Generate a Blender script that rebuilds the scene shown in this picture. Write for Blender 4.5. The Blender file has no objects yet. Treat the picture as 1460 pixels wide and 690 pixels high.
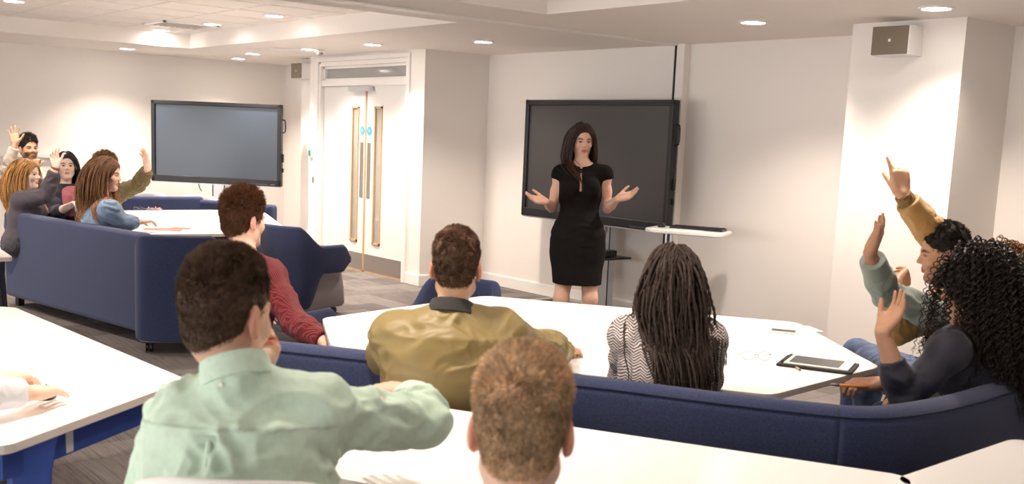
import bpy, math, random
import numpy as np
from mathutils import Vector, Matrix
rng = np.random.RandomState(7)
random.seed(7)
PI = math.pi
sc = bpy.context.scene
COL = sc.collection

# ------------------------------------------------------------------ camera model (pitch, roll, heading of the photographer)
FPX, PITCH, ROLL, YAW = 1523.06, .14776, .04233, .88758
CX, CY, CAMH = 730, 424.8, 1.58
_cy, _sy, _cp, _sp = math.cos(YAW), math.sin(YAW), math.cos(PITCH), math.sin(PITCH)
CF = np.array([-_sy*_cp, _cy*_cp, -_sp]); _r0 = np.array([_cy, _sy, 0.]); _u0 = np.cross(_r0, CF)
CR = math.cos(ROLL)*_r0 + math.sin(ROLL)*_u0; CU = -math.sin(ROLL)*_r0 + math.cos(ROLL)*_u0
C0 = np.array([0, 0, CAMH])
def ray(x, y): return CF + CR*(x-CX)/FPX - CU*(y-CY)/FPX
def P(x, y, d): return C0 + ray(x, y)*d                      # point seen at a pixel of the photo, at a depth in metres
def PZ(x, y, z): r = ray(x, y); return C0 + r*(z-CAMH)/r[2]  # ... on a level plane
def PY(x, y, Y): r = ray(x, y); return C0 + r*Y/r[1]
V = lambda *a: np.array(a, float)
def nrm(v): v = np.asarray(v, float); return v/(np.linalg.norm(v, axis=-1, keepdims=True)+1e-12)

# ------------------------------------------------------------------ materials
def mat(name, col, rough=.6, metal=0, bump=0, bscale=60, bdist=.002, attr=False, var=0, vscale=20, spec=.5, sheen=0, emit=None, estr=0, sss=0, coat=0, trans=0, stretch=None, ior=1.45):
    m = bpy.data.materials.new(name); m.use_nodes = True
    n = m.node_tree.nodes; l = m.node_tree.links; b = n['Principled BSDF']
    b.inputs['Base Color'].default_value = (*col, 1); b.inputs['Roughness'].default_value = rough
    b.inputs['Metallic'].default_value = metal; b.inputs['Specular IOR Level'].default_value = spec
    b.inputs['Sheen Weight'].default_value = sheen; b.inputs['Coat Weight'].default_value = coat
    b.inputs['IOR'].default_value = ior
    if trans: b.inputs['Transmission Weight'].default_value = trans
    if sss:
        b.inputs['Subsurface Weight'].default_value = sss; b.inputs['Subsurface Scale'].default_value = .01
        b.inputs['Subsurface Radius'].default_value = (1, .35, .2)
    if emit: b.inputs['Emission Color'].default_value = (*emit, 1); b.inputs['Emission Strength'].default_value = estr
    tc = n.new('ShaderNodeTexCoord'); src = tc.outputs['Object']
    if stretch:
        mp = n.new('ShaderNodeMapping'); mp.inputs['Scale'].default_value = stretch; l.new(src, mp.inputs[0]); src = mp.outputs[0]
    cur = None
    if attr:
        a = n.new('ShaderNodeAttribute'); a.attribute_name = 'Col'
        mx = n.new('ShaderNodeMixRGB'); mx.blend_type = 'MULTIPLY'; mx.inputs[0].default_value = 1
        mx.inputs[1].default_value = (*col, 1); l.new(a.outputs['Color'], mx.inputs[2]); cur = mx.outputs[0]
    if var:
        t = n.new('ShaderNodeTexNoise'); t.inputs['Scale'].default_value = vscale; t.inputs['Detail'].default_value = 4; l.new(src, t.inputs['Vector'])
        mr = n.new('ShaderNodeMapRange'); mr.inputs['To Min'].default_value = 1-var; mr.inputs['To Max'].default_value = 1+var
        mr.inputs['From Min'].default_value = .3; mr.inputs['From Max'].default_value = .7
        l.new(t.outputs[0], mr.inputs[0])
        hs = n.new('ShaderNodeHueSaturation'); l.new(mr.outputs[0], hs.inputs['Value'])
        if cur: l.new(cur, hs.inputs['Color'])
        else: hs.inputs['Color'].default_value = (*col, 1)
        cur = hs.outputs[0]
    if cur: l.new(cur, b.inputs['Base Color'])
    if bump:
        t = n.new('ShaderNodeTexNoise'); t.inputs['Scale'].default_value = bscale; t.inputs['Detail'].default_value = 3; l.new(src, t.inputs['Vector'])
        bp = n.new('ShaderNodeBump'); bp.inputs['Strength'].default_value = bump; bp.inputs['Distance'].default_value = bdist
        l.new(t.outputs[0], bp.inputs['Height']); l.new(bp.outputs[0], b.inputs['Normal'])
    return m

M = {}
M['wall'] = mat('wall_paint', (.82, .775, .735), .75, bump=.15, bscale=220, bdist=.001)
M['ceil'] = mat('ceiling_paint', (.84, .785, .745), .85, bump=.1, bscale=180, bdist=.001)
M['trim'] = mat('gloss_trim', (.84, .81, .78), .35)
M['door'] = mat('door_laminate', (.80, .78, .755), .4)
M['wood'] = mat('oak_lipping', (.55, .36, .17), .45, var=.15, vscale=40, stretch=(8, 8, 1))
M['steel'] = mat('brushed_steel', (.42, .38, .35), .42, metal=.8, bump=.1, bscale=300)
M['alu'] = mat('aluminium', (.62, .63, .66), .35, metal=.7)
M['glass'] = mat('vision_glass', (.36, .35, .34), .06, spec=.8)
M['blue_sign'] = mat('blue_sign', (.10, .36, .75), .4)
M['white_pl'] = mat('white_plastic', (.85, .84, .82), .3)
M['table'] = mat('white_laminate', (.93, .92, .90), .22, spec=.5)
M['tedge'] = mat('table_edge', (.74, .67, .61), .45)
M['black'] = mat('black_plastic', (.012, .012, .014), .35)
M['blackm'] = mat('black_matt', (.02, .018, .018), .7)
M['screen'] = mat('dark_screen', (.030, .028, .030), .30, spec=.9)
M['grey_pl'] = mat('grey_plastic', (.25, .24, .24), .4)
M['navy'] = mat('navy_felt', (.026, .036, .092), .95, bump=.5, bscale=900, bdist=.001, var=.35, vscale=190, sheen=.15)
M['greyf'] = mat('grey_felt', (.27, .24, .245), .95, bump=.5, bscale=900, bdist=.001, var=.12, vscale=400, sheen=.1)
M['bluem'] = mat('blue_powdercoat', (.055, .105, .40), .38)
M['taupe'] = mat('speaker_cloth', (.21, .17, .125), .85, bump=.3, bscale=800)
M['paper'] = mat('paper', (.86, .85, .84), .6)
M['redpaper'] = mat('red_print', (.75, .25, .20), .6, var=.3, vscale=30)
M['green_pl'] = mat('green_plastic', (.02, .30, .20), .4)
M['tile'] = mat('ceiling_tile', (.80, .76, .73), .9, bump=.2, bscale=400)

def carpet():
    m = bpy.data.materials.new('carpet_planks'); m.use_nodes = True
    n = m.node_tree.nodes; l = m.node_tree.links; b = n['Principled BSDF']; b.inputs['Roughness'].default_value = .95
    b.inputs['Specular IOR Level'].default_value = .15
    tc = n.new('ShaderNodeTexCoord')
    rot = n.new('ShaderNodeMapping'); rot.inputs['Rotation'].default_value = (0, 0, .0); l.new(tc.outputs['Object'], rot.inputs[0])
    ck = n.new('ShaderNodeTexChecker'); ck.inputs['Scale'].default_value = 1.0; l.new(rot.outputs[0], ck.inputs[0])
    def streak(sx, sy, ang):
        mp = n.new('ShaderNodeMapping'); mp.inputs['Scale'].default_value = (sx, sy, 1); mp.inputs['Rotation'].default_value = (0, 0, ang); l.new(rot.outputs[0], mp.inputs[0])
        t = n.new('ShaderNodeTexNoise'); t.inputs['Scale'].default_value = 1; t.inputs['Detail'].default_value = 4; t.inputs['Roughness'].default_value = .7; l.new(mp.outputs[0], t.inputs['Vector'])
        br = n.new('ShaderNodeTexBrick'); br.inputs['Scale'].default_value = 1; br.inputs['Brick Width'].default_value = 1.0; br.inputs['Row Height'].default_value = .25
        br.inputs['Mortar Size'].default_value = .003; br.inputs['Color1'].default_value = (.25, .25, .25, 1); br.inputs['Color2'].default_value = (.75, .75, .75, 1); br.inputs['Mortar'].default_value = (.2, .2, .2, 1)
        mb = n.new('ShaderNodeMapping'); mb.inputs['Rotation'].default_value = (0, 0, ang); l.new(rot.outputs[0], mb.inputs[0]); l.new(mb.outputs[0], br.inputs[0])
        ad = n.new('ShaderNodeMath'); ad.operation = 'MULTIPLY_ADD'; l.new(t.outputs[0], ad.inputs[0]); ad.inputs[1].default_value = 1.1
        sc2 = n.new('ShaderNodeMath'); sc2.operation = 'MULTIPLY'; l.new(br.outputs[0], sc2.inputs[0]); sc2.inputs[1].default_value = .55
        l.new(sc2.outputs[0], ad.inputs[2]); return ad.outputs[0]
    a = streak(2.5, 60, 0); c = streak(2.5, 60, PI/2)
    mx = n.new('ShaderNodeMixRGB'); l.new(ck.outputs['Fac'], mx.inputs[0]); l.new(a, mx.inputs[1]); l.new(c, mx.inputs[2])
    cr = n.new('ShaderNodeValToRGB'); cr.color_ramp.elements[0].position = .45; cr.color_ramp.elements[0].color = (.058, .050, .047, 1)
    cr.color_ramp.elements[1].position = 1.0; cr.color_ramp.elements[1].color = (.20, .178, .168, 1)
    l.new(mx.outputs[0], cr.inputs[0]); l.new(cr.outputs[0], b.inputs['Base Color'])
    fz = n.new('ShaderNodeTexNoise'); fz.inputs['Scale'].default_value = 400; l.new(tc.outputs['Object'], fz.inputs['Vector'])
    bp = n.new('ShaderNodeBump'); bp.inputs['Strength'].default_value = .6; bp.inputs['Distance'].default_value = .003; l.new(fz.outputs[0], bp.inputs['Height']); l.new(bp.outputs[0], b.inputs['Normal'])
    return m
M['carpet'] = carpet()

# ------------------------------------------------------------------ mesh helpers
def link(name, verts, faces, m, parent=None, smooth=False, col=None, midx=None):
    me = bpy.data.meshes.new(name)
    if isinstance(faces, np.ndarray):
        v = np.asarray(verts, np.float32); nf, k = faces.shape
        me.vertices.add(len(v)); me.vertices.foreach_set('co', v.ravel())
        me.loops.add(nf*k); me.loops.foreach_set('vertex_index', faces.astype(np.int32).ravel())
        me.polygons.add(nf); me.polygons.foreach_set('loop_start', np.arange(0, nf*k, k, dtype=np.int32))
        me.polygons.foreach_set('loop_total', np.full(nf, k, np.int32))
        me.update(calc_edges=True); me.validate()
    else:
        me.from_pydata([tuple(map(float, p)) for p in verts], [], [tuple(map(int, f)) for f in faces]); me.update()
    if smooth: me.polygons.foreach_set('use_smooth', np.ones(len(me.polygons), bool))
    for mm in (m if isinstance(m, (list, tuple)) else [m]): me.materials.append(mm)
    if midx is not None: me.polygons.foreach_set('material_index', np.asarray(midx, np.int32))
    if col is not None:
        a = me.color_attributes.new('Col', 'FLOAT_COLOR', 'POINT')
        c4 = np.ones((len(me.vertices), 4), np.float32); c4[:, :3] = col[:len(me.vertices)]; a.data.foreach_set('color', c4.ravel())
    o = bpy.data.objects.new(name, me); COL.objects.link(o)
    if parent is not None:
        o.parent = parent
        o.matrix_parent_inverse = parent.matrix_world.inverted() if parent.type == 'EMPTY' and 'local' not in parent else Matrix()
    return o
def tag(o, label=None, cat=None, group=None, kind=None):
    if label: o['label'] = label
    if cat: o['category'] = cat
    if group: o['group'] = group
    if kind: o['kind'] = kind
    return o
def empty(name, loc, label, cat, rz=0, group=None, local=True):
    """local=True: children are modelled around the origin; local=False: children are modelled in place."""
    o = bpy.data.objects.new(name, None); COL.objects.link(o)
    o.matrix_world = Matrix.Translation(Vector(loc)) @ Matrix.Rotation(rz, 4, 'Z')
    if local: o['local'] = 1
    o.empty_display_size = .1
    return tag(o, label, cat, group)
class MB:
    def __init__(s): s.v = []; s.f = []; s.mi = []
    def add(s, v, f, mi=0):
        b = len(s.v); s.v += [tuple(map(float, p)) for p in v]; s.f += [tuple(i+b for i in q) for q in f]; s.mi += [mi]*len(f); return s
    def box(s, c, size, rz=0, mi=0, taper=1., R=None):
        x, y, z = (q/2 for q in size); vs = []
        for k in (-1, 1):
            t = taper if k < 0 else 1
            for i, j in ((-1, -1), (1, -1), (1, 1), (-1, 1)): vs.append((i*x*t, j*y*t, k*z))
        vs = np.array(vs)
        if rz: cz, sz = math.cos(rz), math.sin(rz); vs = np.stack([vs[:, 0]*cz-vs[:, 1]*sz, vs[:, 0]*sz+vs[:, 1]*cz, vs[:, 2]], 1)
        if R is not None: vs = vs @ np.array(R).T
        return s.add(vs+np.array(c), [(0, 3, 2, 1), (4, 5, 6, 7), (0, 1, 5, 4), (1, 2, 6, 5), (2, 3, 7, 6), (3, 0, 4, 7)], mi)
    def bar(s, a, b, w, h=None, mi=0, up=(0, 0, 1)):
        a = V(*a); b = V(*b); h = h or w; d = nrm(b-a); up = V(*up)
        if abs(d@up) > .95: up = V(1, 0, 0)
        r = nrm(np.cross(d, up)); u = np.cross(r, d); vs = []
        for p in (a, b):
            for i, j in ((-1, -1), (1, -1), (1, 1), (-1, 1)): vs.append(p+r*i*w/2+u*j*h/2)
        return s.add(vs, [(0, 1, 2, 3), (7, 6, 5, 4), (0, 4, 5, 1), (1, 5, 6, 2), (2, 6, 7, 3), (3, 7, 4, 0)], mi)
    def tube(s, pts, r, n=10, mi=0, cap=True):
        pts = np.array(pts, float); rr = np.full(len(pts), r) if np.isscalar(r) else np.array(r); vs = []; prev = None
        for i, p in enumerate(pts):
            d = nrm(pts[min(i+1, len(pts)-1)]-pts[max(i-1, 0)])
            if prev is None: a = V(0, 0, 1) if abs(d[2]) < .9 else V(1, 0, 0); x = nrm(np.cross(d, a))
            else: x = nrm(prev-d*(prev@d))
            prev = x; y = np.cross(d, x)
            for k in range(n): t = 2*PI*k/n; vs.append(p+rr[i]*(x*math.cos(t)+y*math.sin(t)))
        fs = []
        for i in range(len(pts)-1):
            for k in range(n): fs.append((i*n+k, i*n+(k+1) % n, (i+1)*n+(k+1) % n, (i+1)*n+k))
        if cap: fs += [tuple(range(n))[::-1], tuple((len(pts)-1)*n+k for k in range(n))]
        return s.add(vs, fs, mi)
    def prism(s, poly, z0, z1, mi=0, mis=None):
        n = len(poly); vs = [(x, y, z0) for x, y in poly]+[(x, y, z1) for x, y in poly]
        s.add(vs, [tuple(range(n))[::-1], tuple(range(n, 2*n))], mi)
        b = len(s.v)-2*n
        for i in range(n): s.f.append((b+i, b+(i+1) % n, b+n+(i+1) % n, b+n+i)); s.mi.append(mi if mis is None else mis)
        return s
    def lathe(s, prof, c=(0, 0, 0), n=24, mi=0):
        vs = []; fs = []
        for r, z in prof:
            for k in range(n): t = 2*PI*k/n; vs.append((c[0]+r*math.cos(t), c[1]+r*math.sin(t), c[2]+z))
        for i in range(len(prof)-1):
            for k in range(n): fs.append((i*n+k, i*n+(k+1) % n, (i+1)*n+(k+1) % n, (i+1)*n+k))
        fs += [tuple(range(n))[::-1], tuple((len(prof)-1)*n+k for k in range(n))]
        return s.add(vs, fs, mi)
    def build(s, name, m, parent=None, smooth=False, bevel=0, seg=3, sub=0):
        o = link(name, s.v, s.f, m, parent, smooth, midx=s.mi)
        if bevel:
            b = o.modifiers.new('bevel', 'BEVEL'); b.width = bevel; b.segments = seg; b.limit_method = 'ANGLE'; b.angle_limit = .6; b.harden_normals = False
        if sub: q = o.modifiers.new('sub', 'SUBSURF'); q.levels = q.render_levels = sub
        return o
def round_poly(pts, r, n=6):
    out = []; N = len(pts)
    for i in range(N):
        p = V(*pts[i]); a = nrm(V(*pts[i-1])-p); b = nrm(V(*pts[(i+1) % N])-p)
        ang = math.acos(max(-1, min(1, a@b))); t = r/math.tan(ang/2); t = min(t, .45*np.linalg.norm(V(*pts[i-1])-p), .45*np.linalg.norm(V(*pts[(i+1) % N])-p)); rr = t*math.tan(ang/2)
        c = p+nrm(a+b)*rr/math.sin(ang/2); p0 = p+a*t; p1 = p+b*t
        a0 = math.atan2(*(p0-c)[::-1]); a1 = math.atan2(*(p1-c)[::-1]); da = (a1-a0+PI) % (2*PI)-PI
        for k in range(n+1): q = a0+da*k/n; out.append((c[0]+rr*math.cos(q), c[1]+rr*math.sin(q)))
    return out
def struct(o): o['kind'] = 'structure'; return o

# ------------------------------------------------------------------ room shell
CE = 2.455; YB = 7.13; XJ = -9.31; YD = 6.30; XD = -11.76; XF = -13.85; YE = 7.03; YP = 6.505
floor = MB().box((-6, 2, -.05), (20, 16, .1)).build('floor', M['carpet']); struct(floor)
struct(MB().box(((XJ+2.5)/2+0, YB+.06, 1.35), (2.5-XJ+.0, .12, 2.7)).build('wall_back', M['wall']))
struct(MB().box((XF-.06, 0, 1.5), (.12, 15.0, 3.0)).build('wall_left', M['wall']))
struct(MB().box((2.5+.06, 1.6, 1.35), (.12, 11.2, 2.7)).build('wall_right', M['wall']))
struct(MB().box(((XF-12.37)/2, YE+.06, 1.35), (abs(XF+12.37)+.0, .12, 2.7)).build('wall_far_corner', M['wall']))
struct(MB().box(((-12.37+XD)/2, 6.505+.3, 1.35), (abs(12.37+XD), .6, 2.7)).build('wall_far_pillar', M['wall']))
# door wall with a real opening
DL, DR_, DT = -11.50, -9.66, 2.33
w = MB()
w.box(((XD+DL-.06)/2, YD+.15, 1.35), (abs(XD-DL+.06), .3, 2.7)); w.box(((DR_+.06+XJ)/2, YD+.15, 1.35), (abs(DR_+.06-XJ), .3, 2.7))
w.box(((DL+DR_)/2, YD+.15, (DT+.06+2.7)/2), (DR_-DL+.12, .3, 2.7-DT-.06))
struct(w.build('wall_door', M['wall']))
struct(MB().box((XJ-.15, (YD+.3+YB+.12)/2, 1.35), (.3, YB-YD-.3+.12, 2.7)).build('wall_return', M['wall']))
struct(MB().box(((-4.415-3.595)/2, (YP+YB)/2, 1.35), (.82, YB-YP, 2.7)).build('wall_pillar', M['wall']))
# corridor behind the doors
w = MB(); w.box(((XD+XJ)/2, YD+1.6, 1.35), (2.6, .1, 2.7)); struct(w.build('wall_corridor', M['wall']))
# skirting
def skirt(name, a, b, n):
    a = V(*a); b = V(*b); n = V(*n); m = MB(); t = .016
    m.bar((*(a+n*t/2), .055), (*(b+n*t/2), .055), t, .11); m.bar((*(a+n*t*.3), .115), (*(b+n*t*.3), .115), t*.6, .012)
    struct(m.build(name, M['trim'], bevel=.003))
skirt('baseboard_back', (XJ, YB), (-4.415, YB), (0, -1)); skirt('baseboard_back_right', (-3.595, YB), (2.5, YB), (0, -1))
skirt('baseboard_return', (XJ, YD), (XJ, YB), (1, 0)); skirt('baseboard_door', (DR_+.08, YD), (XJ+.016, YD), (0, -1))
skirt('baseboard_pillar', (-4.415, YP), (-3.595, YP), (0, -1)); skirt('baseboard_pillar_side', (-3.595, YP), (-3.595, YB), (1, 0))
skirt('baseboard_left', (XF, -6), (XF, YE), (1, 0))
# ceiling: slab with two raised coffers
def ceiling():
    m = MB(); z = CE; T = 3.0
    holes = [(-12.2, -6.93, -1.5, 4.98, 2.62), (-5.89, -1.6, -1.5, 5.0, 2.66)]
    xs = [XF-.1, -12.2, -6.93, -5.89, -1.6, 2.6]; ys = [-6, -1.5, 4.98, 5.0, 7.4]
    for i in range(len(xs)-1):
        for j in range(len(ys)-1):
            cx, cy = (xs[i]+xs[i+1])/2, (ys[j]+ys[j+1])/2
            hole = any(h[0] < cx < h[1] and h[2] < cy < h[3] for h in holes)
            if not hole: m.add([(xs[i], ys[j], z), (xs[i+1], ys[j], z), (xs[i+1], ys[j+1], z), (xs[i], ys[j+1], z)], [(0, 3, 2, 1)])
    for x0, x1, y0, y1, zt in holes:
        m.add([(x0, y0, z), (x1, y0, z), (x1, y1, z), (x0, y1, z), (x0, y0, zt), (x1, y0, zt), (x1, y1, zt), (x0, y1, zt)],
              [(0, 1, 5, 4), (1, 2, 6, 5), (2, 3, 7, 6), (3, 0, 4, 7), (4, 5, 6, 7)])
    m.box((-6, .7, 3.05), (18, 14, .1))
    return struct(m.build('ceiling', M['ceil']))
ceiling()
# tile grid in the left coffer (thin T bars)
g = MB()
for x in np.arange(-11.6, -7, .6): g.box((x, 1.74, 2.619), (.018, 6.4, .006))
for y in np.arange(-1.2, 4.9, .6): g.box((-9.56, y, 2.6185), (5.2, .018, .005))
struct(g.build('trim_1', M['tile']))
# partition track: a flat rail in the ceiling, with its wall jamb
tr = MB(); tr.box((-6.56, 2.1, CE-.006), (.075, 10.0, .014)); struct(tr.build('trim_2', M['trim'], bevel=.003))
tr = MB(); tr.box((-6.60, 2.1, CE-.004), (.018, 10.0, .008)); struct(tr.build('trim_3', M['tedge']))
jb = MB(); jb.box((-6.49, YB-.04, CE/2), (.09, .08, CE)); struct(jb.build('trim_4', M['wall'], bevel=.003))
jb = MB(); jb.box((-6.572, YB-.03, CE/2), (.02, .06, CE)); struct(jb.build('trim_5', M['alu']))
jb = MB(); jb.box((-6.552, YB-.04, CE/2), (.018, .076, CE)); struct(jb.build('trim_6', M['blackm']))

# doors -------------------------------------------------------------
fr = MB(); yf = YD-.015
def fbox(x0, x1, z0, z1, y0=YD-.02, y1=YD+.2): fr.box(((x0+x1)/2, (y0+y1)/2, (z0+z1)/2), (x1-x0, y1-y0, z1-z0))
# casing, jambs, transom bar
fbox(DL-.09, DL-.03, 0, DT+.05, YD-.025, YD); fbox(DR_+.03, DR_+.09, 0, DT+.05, YD-.025, YD); fbox(DL-.09, DR_+.09, DT+.05, DT+.1, YD-.025, YD)
fbox(DL-.06, DL, 0, DT+.03, YD-.005, YD+.2); fbox(DR_, DR_+.06, 0, DT+.03, YD-.005, YD+.2); fbox(DL, DR_, DT, DT+.05, YD-.005, YD+.2); fbox(DL, DR_, 2.10, 2.17, YD+.01, YD+.2)
fbox(DL, DR_, DT-.03, DT, YD+.03, YD+.08); fbox(DL, DR_, 2.17, 2.19, YD+.03, YD+.08); fbox(DL, DL+.04, 2.17, DT, YD+.03, YD+.08); fbox(DR_-.02, DR_, 2.17, DT, YD+.03, YD+.08)
struct(fr.build('trim_7', M['trim'], bevel=.004))
struct(MB().box(((DL+DR_)/2, YD+.07, 2.25), (DR_-DL, .008, .16)).build('window_1', M['glass']))
def door(n, x0, x1, lock):
    t = .045; y = YD+.045+t/2
    wz0, wz1 = .345, 1.86
    cxw = x0+(.47 if lock else .27); ww = .15
    wx0, wx1 = (x1-.285, x1-.155) if lock else (x0+.195, x0+.335)
    d = MB(); z1 = 2.095
    d.box(((x0+wx0)/2, y, z1/2+.005), (wx0-x0, t, z1-.01)); d.box(((wx1+x1)/2, y, z1/2+.005), (x1-wx1, t, z1-.01))
    d.box(((wx0+wx1)/2, y, wz0/2), (wx1-wx0, t, wz0-.01)); d.box(((wx0+wx1)/2, y, (wz1+z1)/2), (wx1-wx0, t, z1-wz1))
    o = d.build('door_%d' % n, M['door']); struct(o)
    b = MB()
    for a, c in (((wx0, wz0), (wx0, wz1)), ((wx1, wz0), (wx1, wz1))): b.box((a[0], y-.012, (wz0+wz1)/2), (.02, t, wz1-wz0+.02))
    for z in (wz0, wz1): b.box(((wx0+wx1)/2, y-.012, z), (wx1-wx0+.02, t, .02))
    b.build('bead', M['wood'], o)
    MB().box(((wx0+wx1)/2, y-.012, (wz0+wz1)/2), (wx1-wx0, .008, wz1-wz0)).build('pane', M['glass'], o)
    e = MB(); ex = x1 if lock else x0
    e.box((ex-.008 if lock else ex+.008, y-.004, z1/2), (.016, t, z1)); e.box(((x0+x1)/2, y-.004, .008), (x1-x0, t, .016)); e.build('lipping', M['wood'], o)
    MB().box(((x0+x1)/2, y-t/2-.002, .115), (x1-x0-.03, .004, .19)).build('kick_plate', M['steel'], o)
    px = x1-.075 if lock else x0+.075
    MB().box((px, y-t/2-.003, 1.16), (.07, .006, .62)).build('push_plate', M['steel'], o)
    s = MB(); s.add([(px+.052*math.cos(k*PI/12), y-t/2-.004, 1.60+.052*math.sin(k*PI/12)) for k in range(24)]+[(px+.052*math.cos(k*PI/12), y-t/2+.002, 1.60+.052*math.sin(k*PI/12)) for k in range(24)],
        [tuple(range(24))[::-1]]+[(k, (k+1) % 24, 24+(k+1) % 24, 24+k) for k in range(24)]); s.build('round_sign', M['blue_sign'], o)
    s = MB(); s.box((px, y-t/2-.0052, 1.61), (.03, .002, .004)); s.box((px, y-t/2-.0052, 1.596), (.026, .002, .004)); s.build('sign_lettering', M['white_pl'], o)
MIDX = PY(521, 250, YD+.05)[0]
door(1, DL+.004, MIDX-.002, True); door(2, MIDX+.002, DR_-.004, False)
cl = MB(); cl.box((MIDX-.06, YD+.0, 2.065), (.46, .06, .055)); o = tag(cl.build('door_closer', M['alu'], bevel=.004), 'slim silver door closer box across the top of the double doors', 'door closer')
for nm, px, py, lab, mm in (('emergency_switch', 440, 218, 'small green door release switch on white wall beside the double doors', 'green_pl'), ('light_switch', 445, 256, 'small white switch plate with grey rocker beside double doors, lower one', 'white_pl')):
    q = PY(px+3, py, YD); e = empty(nm, (q[0]+.02, YD, q[2]), lab, 'switch')
    MB().box((0, -.012, 0), (.075, .024, .11)).build('back_plate', M['white_pl'], e, bevel=.004)
    MB().box((0, -.028, 0), (.04, .012, .07)).build('rocker', M[mm] if mm != 'white_pl' else M['grey_pl'], e, bevel=.003)

# wall speakers ------------------------------------------------------
def speaker(loc, lab, w=.27, h=.19, d=.16):
    e = empty('wall_speaker', loc, lab, 'speaker')
    c = MB(); c.box((0, -d/2, 0), (w, d, h)); c.build('cabinet', M['white_pl'], e, bevel=.004)
    MB().box((0, -d-.004, 0), (w-.01, .008, h-.01)).build('grille', M['taupe'], e, bevel=.002)
    MB().box((0, -d-.009, 0), (.018, .003, .018)).build('badge', M['white_pl'], e)
    MB().box((0, .0, 0), (w*.5, .02, h*.5)).build('bracket', M['alu'], e)
speaker((-4.02, YP, 2.315), 'square taupe wall speaker high on the white pillar')
speaker((-12.2, 6.505, 2.30), 'taupe wall speaker half hidden behind the door wall corner')

# ceiling fittings ---------------------------------------------------
M['lamp'] = mat('lamp_lens', (1, 1, 1), .3, emit=(1, .93, .85), estr=14)
LIGHT_E = 55
def downlight(x, y, z, lab, visible=True, e=None):
    r = empty('downlight', (x, y, z), lab, 'ceiling light', group='round recessed downlights') if visible else None
    if visible:
        m = MB(); m.lathe([(.105, .0), (.105, -.006), (.085, -.010), (.080, -.004), (.080, .0)], n=28); m.build('trim_ring', M['white_pl'], r, smooth=False)
        m = MB(); m.lathe([(.079, -.001), (.079, -.005), (.001, -.006)], n=28); m.build('lens', M['lamp'], r)
    L = bpy.data.lights.new('downlight_lamp', 'SPOT'); L.energy = e or LIGHT_E; L.color = (1, .86, .74); L.spot_size = 2.1; L.spot_blend = .8; L.shadow_soft_size = .07
    o = bpy.data.objects.new('downlight_lamp', L); COL.objects.link(o); o.location = (x, y, z-.03)
LT = []
for (px, py, z, lab) in [(181, 69, CE, 'downlight nearest the far wall, above the left wall screen'), (360, 76, CE, 'farther downlight of the close pair above the corner left of the doors'),
        (340, 83, CE, 'lowest downlight in view, in the far corner beyond the big screen'), (441, 70, CE, 'downlight beside the smoke detector near the door frame'),
        (532, 63, CE, 'downlight right in front of the double door transom'), (689, 59, CE, 'downlight over the inner wall corner between doors and presenter'),
        (1074, 31, CE, 'downlight between the presenter screen and the white pillar'), (1335, 11, CE, 'downlight close in front of the white pillar speaker'),
        (391, 22, 2.62, 'biggest downlight in the raised left ceiling, nearest the partition track'), (303, 34, 2.62, 'downlight in raised ceiling just right of the square air grille'),
        (231, 43, 2.62, 'downlight in raised ceiling beneath the square air grille'), (20, 1, 2.62, 'downlight cut by the top left corner of the picture')]:
    q = PZ(px, py, z); LT.append(q); downlight(q[0], q[1], q[2], lab)
# the same lamps go on over the rest of the room, behind and above the photographer
for x, y in ((-4.6, 3.4), (-2.6, 4.4), (-3.2, 1.6), (-.8, 3.0), (-1.0, .9), (-5.2, -.4), (-7.9, 3.4), (-8.6, 1.6), (-10.4, .4), (-2.8, -.8), (.9, 5.4), (1.0, 1.2), (-.6, 6.0)):
    downlight(x, y, CE if y > 5 else 2.6, '', visible=False)
for x, y in ((-1.9, 2.3), (-4.2, .9)): downlight(x, y, 2.6, '', visible=False, e=20)  # extra unseen spots without fittings, added to brighten the near tables
q = PZ(456, 71, CE); e = empty('smoke_detector', (q[0], q[1], CE), 'small round smoke detector on the ceiling above the door frame', 'smoke detector')
MB().lathe([(.055, 0), (.055, -.02), (.04, -.028)], n=20).build('base', M['white_pl'], e, smooth=True); MB().lathe([(.035, -.027), (.035, -.05), (.018, -.056)], n=20).build('sensor_head', M['grey_pl'], e)
q = PZ(258, 35, 2.62); e = empty('air_grille', (q[0], q[1], 2.62), 'square slatted air grille in the raised left ceiling', 'air vent')
m = MB(); s = .56
for a in (-1, 1): m.box((a*s/2, 0, -.008), (.03, s+.03, .016)); m.box((0, a*s/2, -.008), (s+.03, .03, .016))
m.build('frame', M['white_pl'], e)
m = MB()
for k in range(9): m.box((0, -.24+k*.06, -.006), (s, .02, .01), R=Matrix.Rotation(.5, 3, 'X'))
m.build('louvres', M['tedge'], e); MB().box((0, 0, -.0015), (s, s, .002)).build('backing', M['grey_pl'], e)
q = PZ(409, 72, CE); tag(MB().box((q[0], q[1], CE-.006), (.58, .58, .012)).build('ceiling_panel', M['tile'], bevel=.003), 'flat square access panel on the ceiling near the smoke detector', 'ceiling panel')
for k, (px, py) in enumerate(((540, 3), (585, 12))):
    pass
lt = MB(); a = PZ(500, 0, CE); b = PZ(608, 15, CE); lt.bar((a[0], a[1], CE-.017), (a[0], b[1], CE-.017), .012, .008); lt.bar((a[0]+.03, a[1]-.2, CE-.017), (a[0]+.03, b[1], CE-.017), .012, .008)
struct(lt.build('trim_8', M['white_pl']))
_t = (XF)/ray(60, 222)[0]; _z = CAMH+ray(60, 222)[2]*_t; _y0 = ray(-60, 222)[1]*XF/ray(-60, 222)[0]; _y1 = ray(112, 222)[1]*XF/ray(112, 222)[0]
struct(MB().box((XF+.03, (_y0+_y1)/2, _z), (.06, _y1-_y0, .045)).build('trim_9', M['trim'], bevel=.004))
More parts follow.
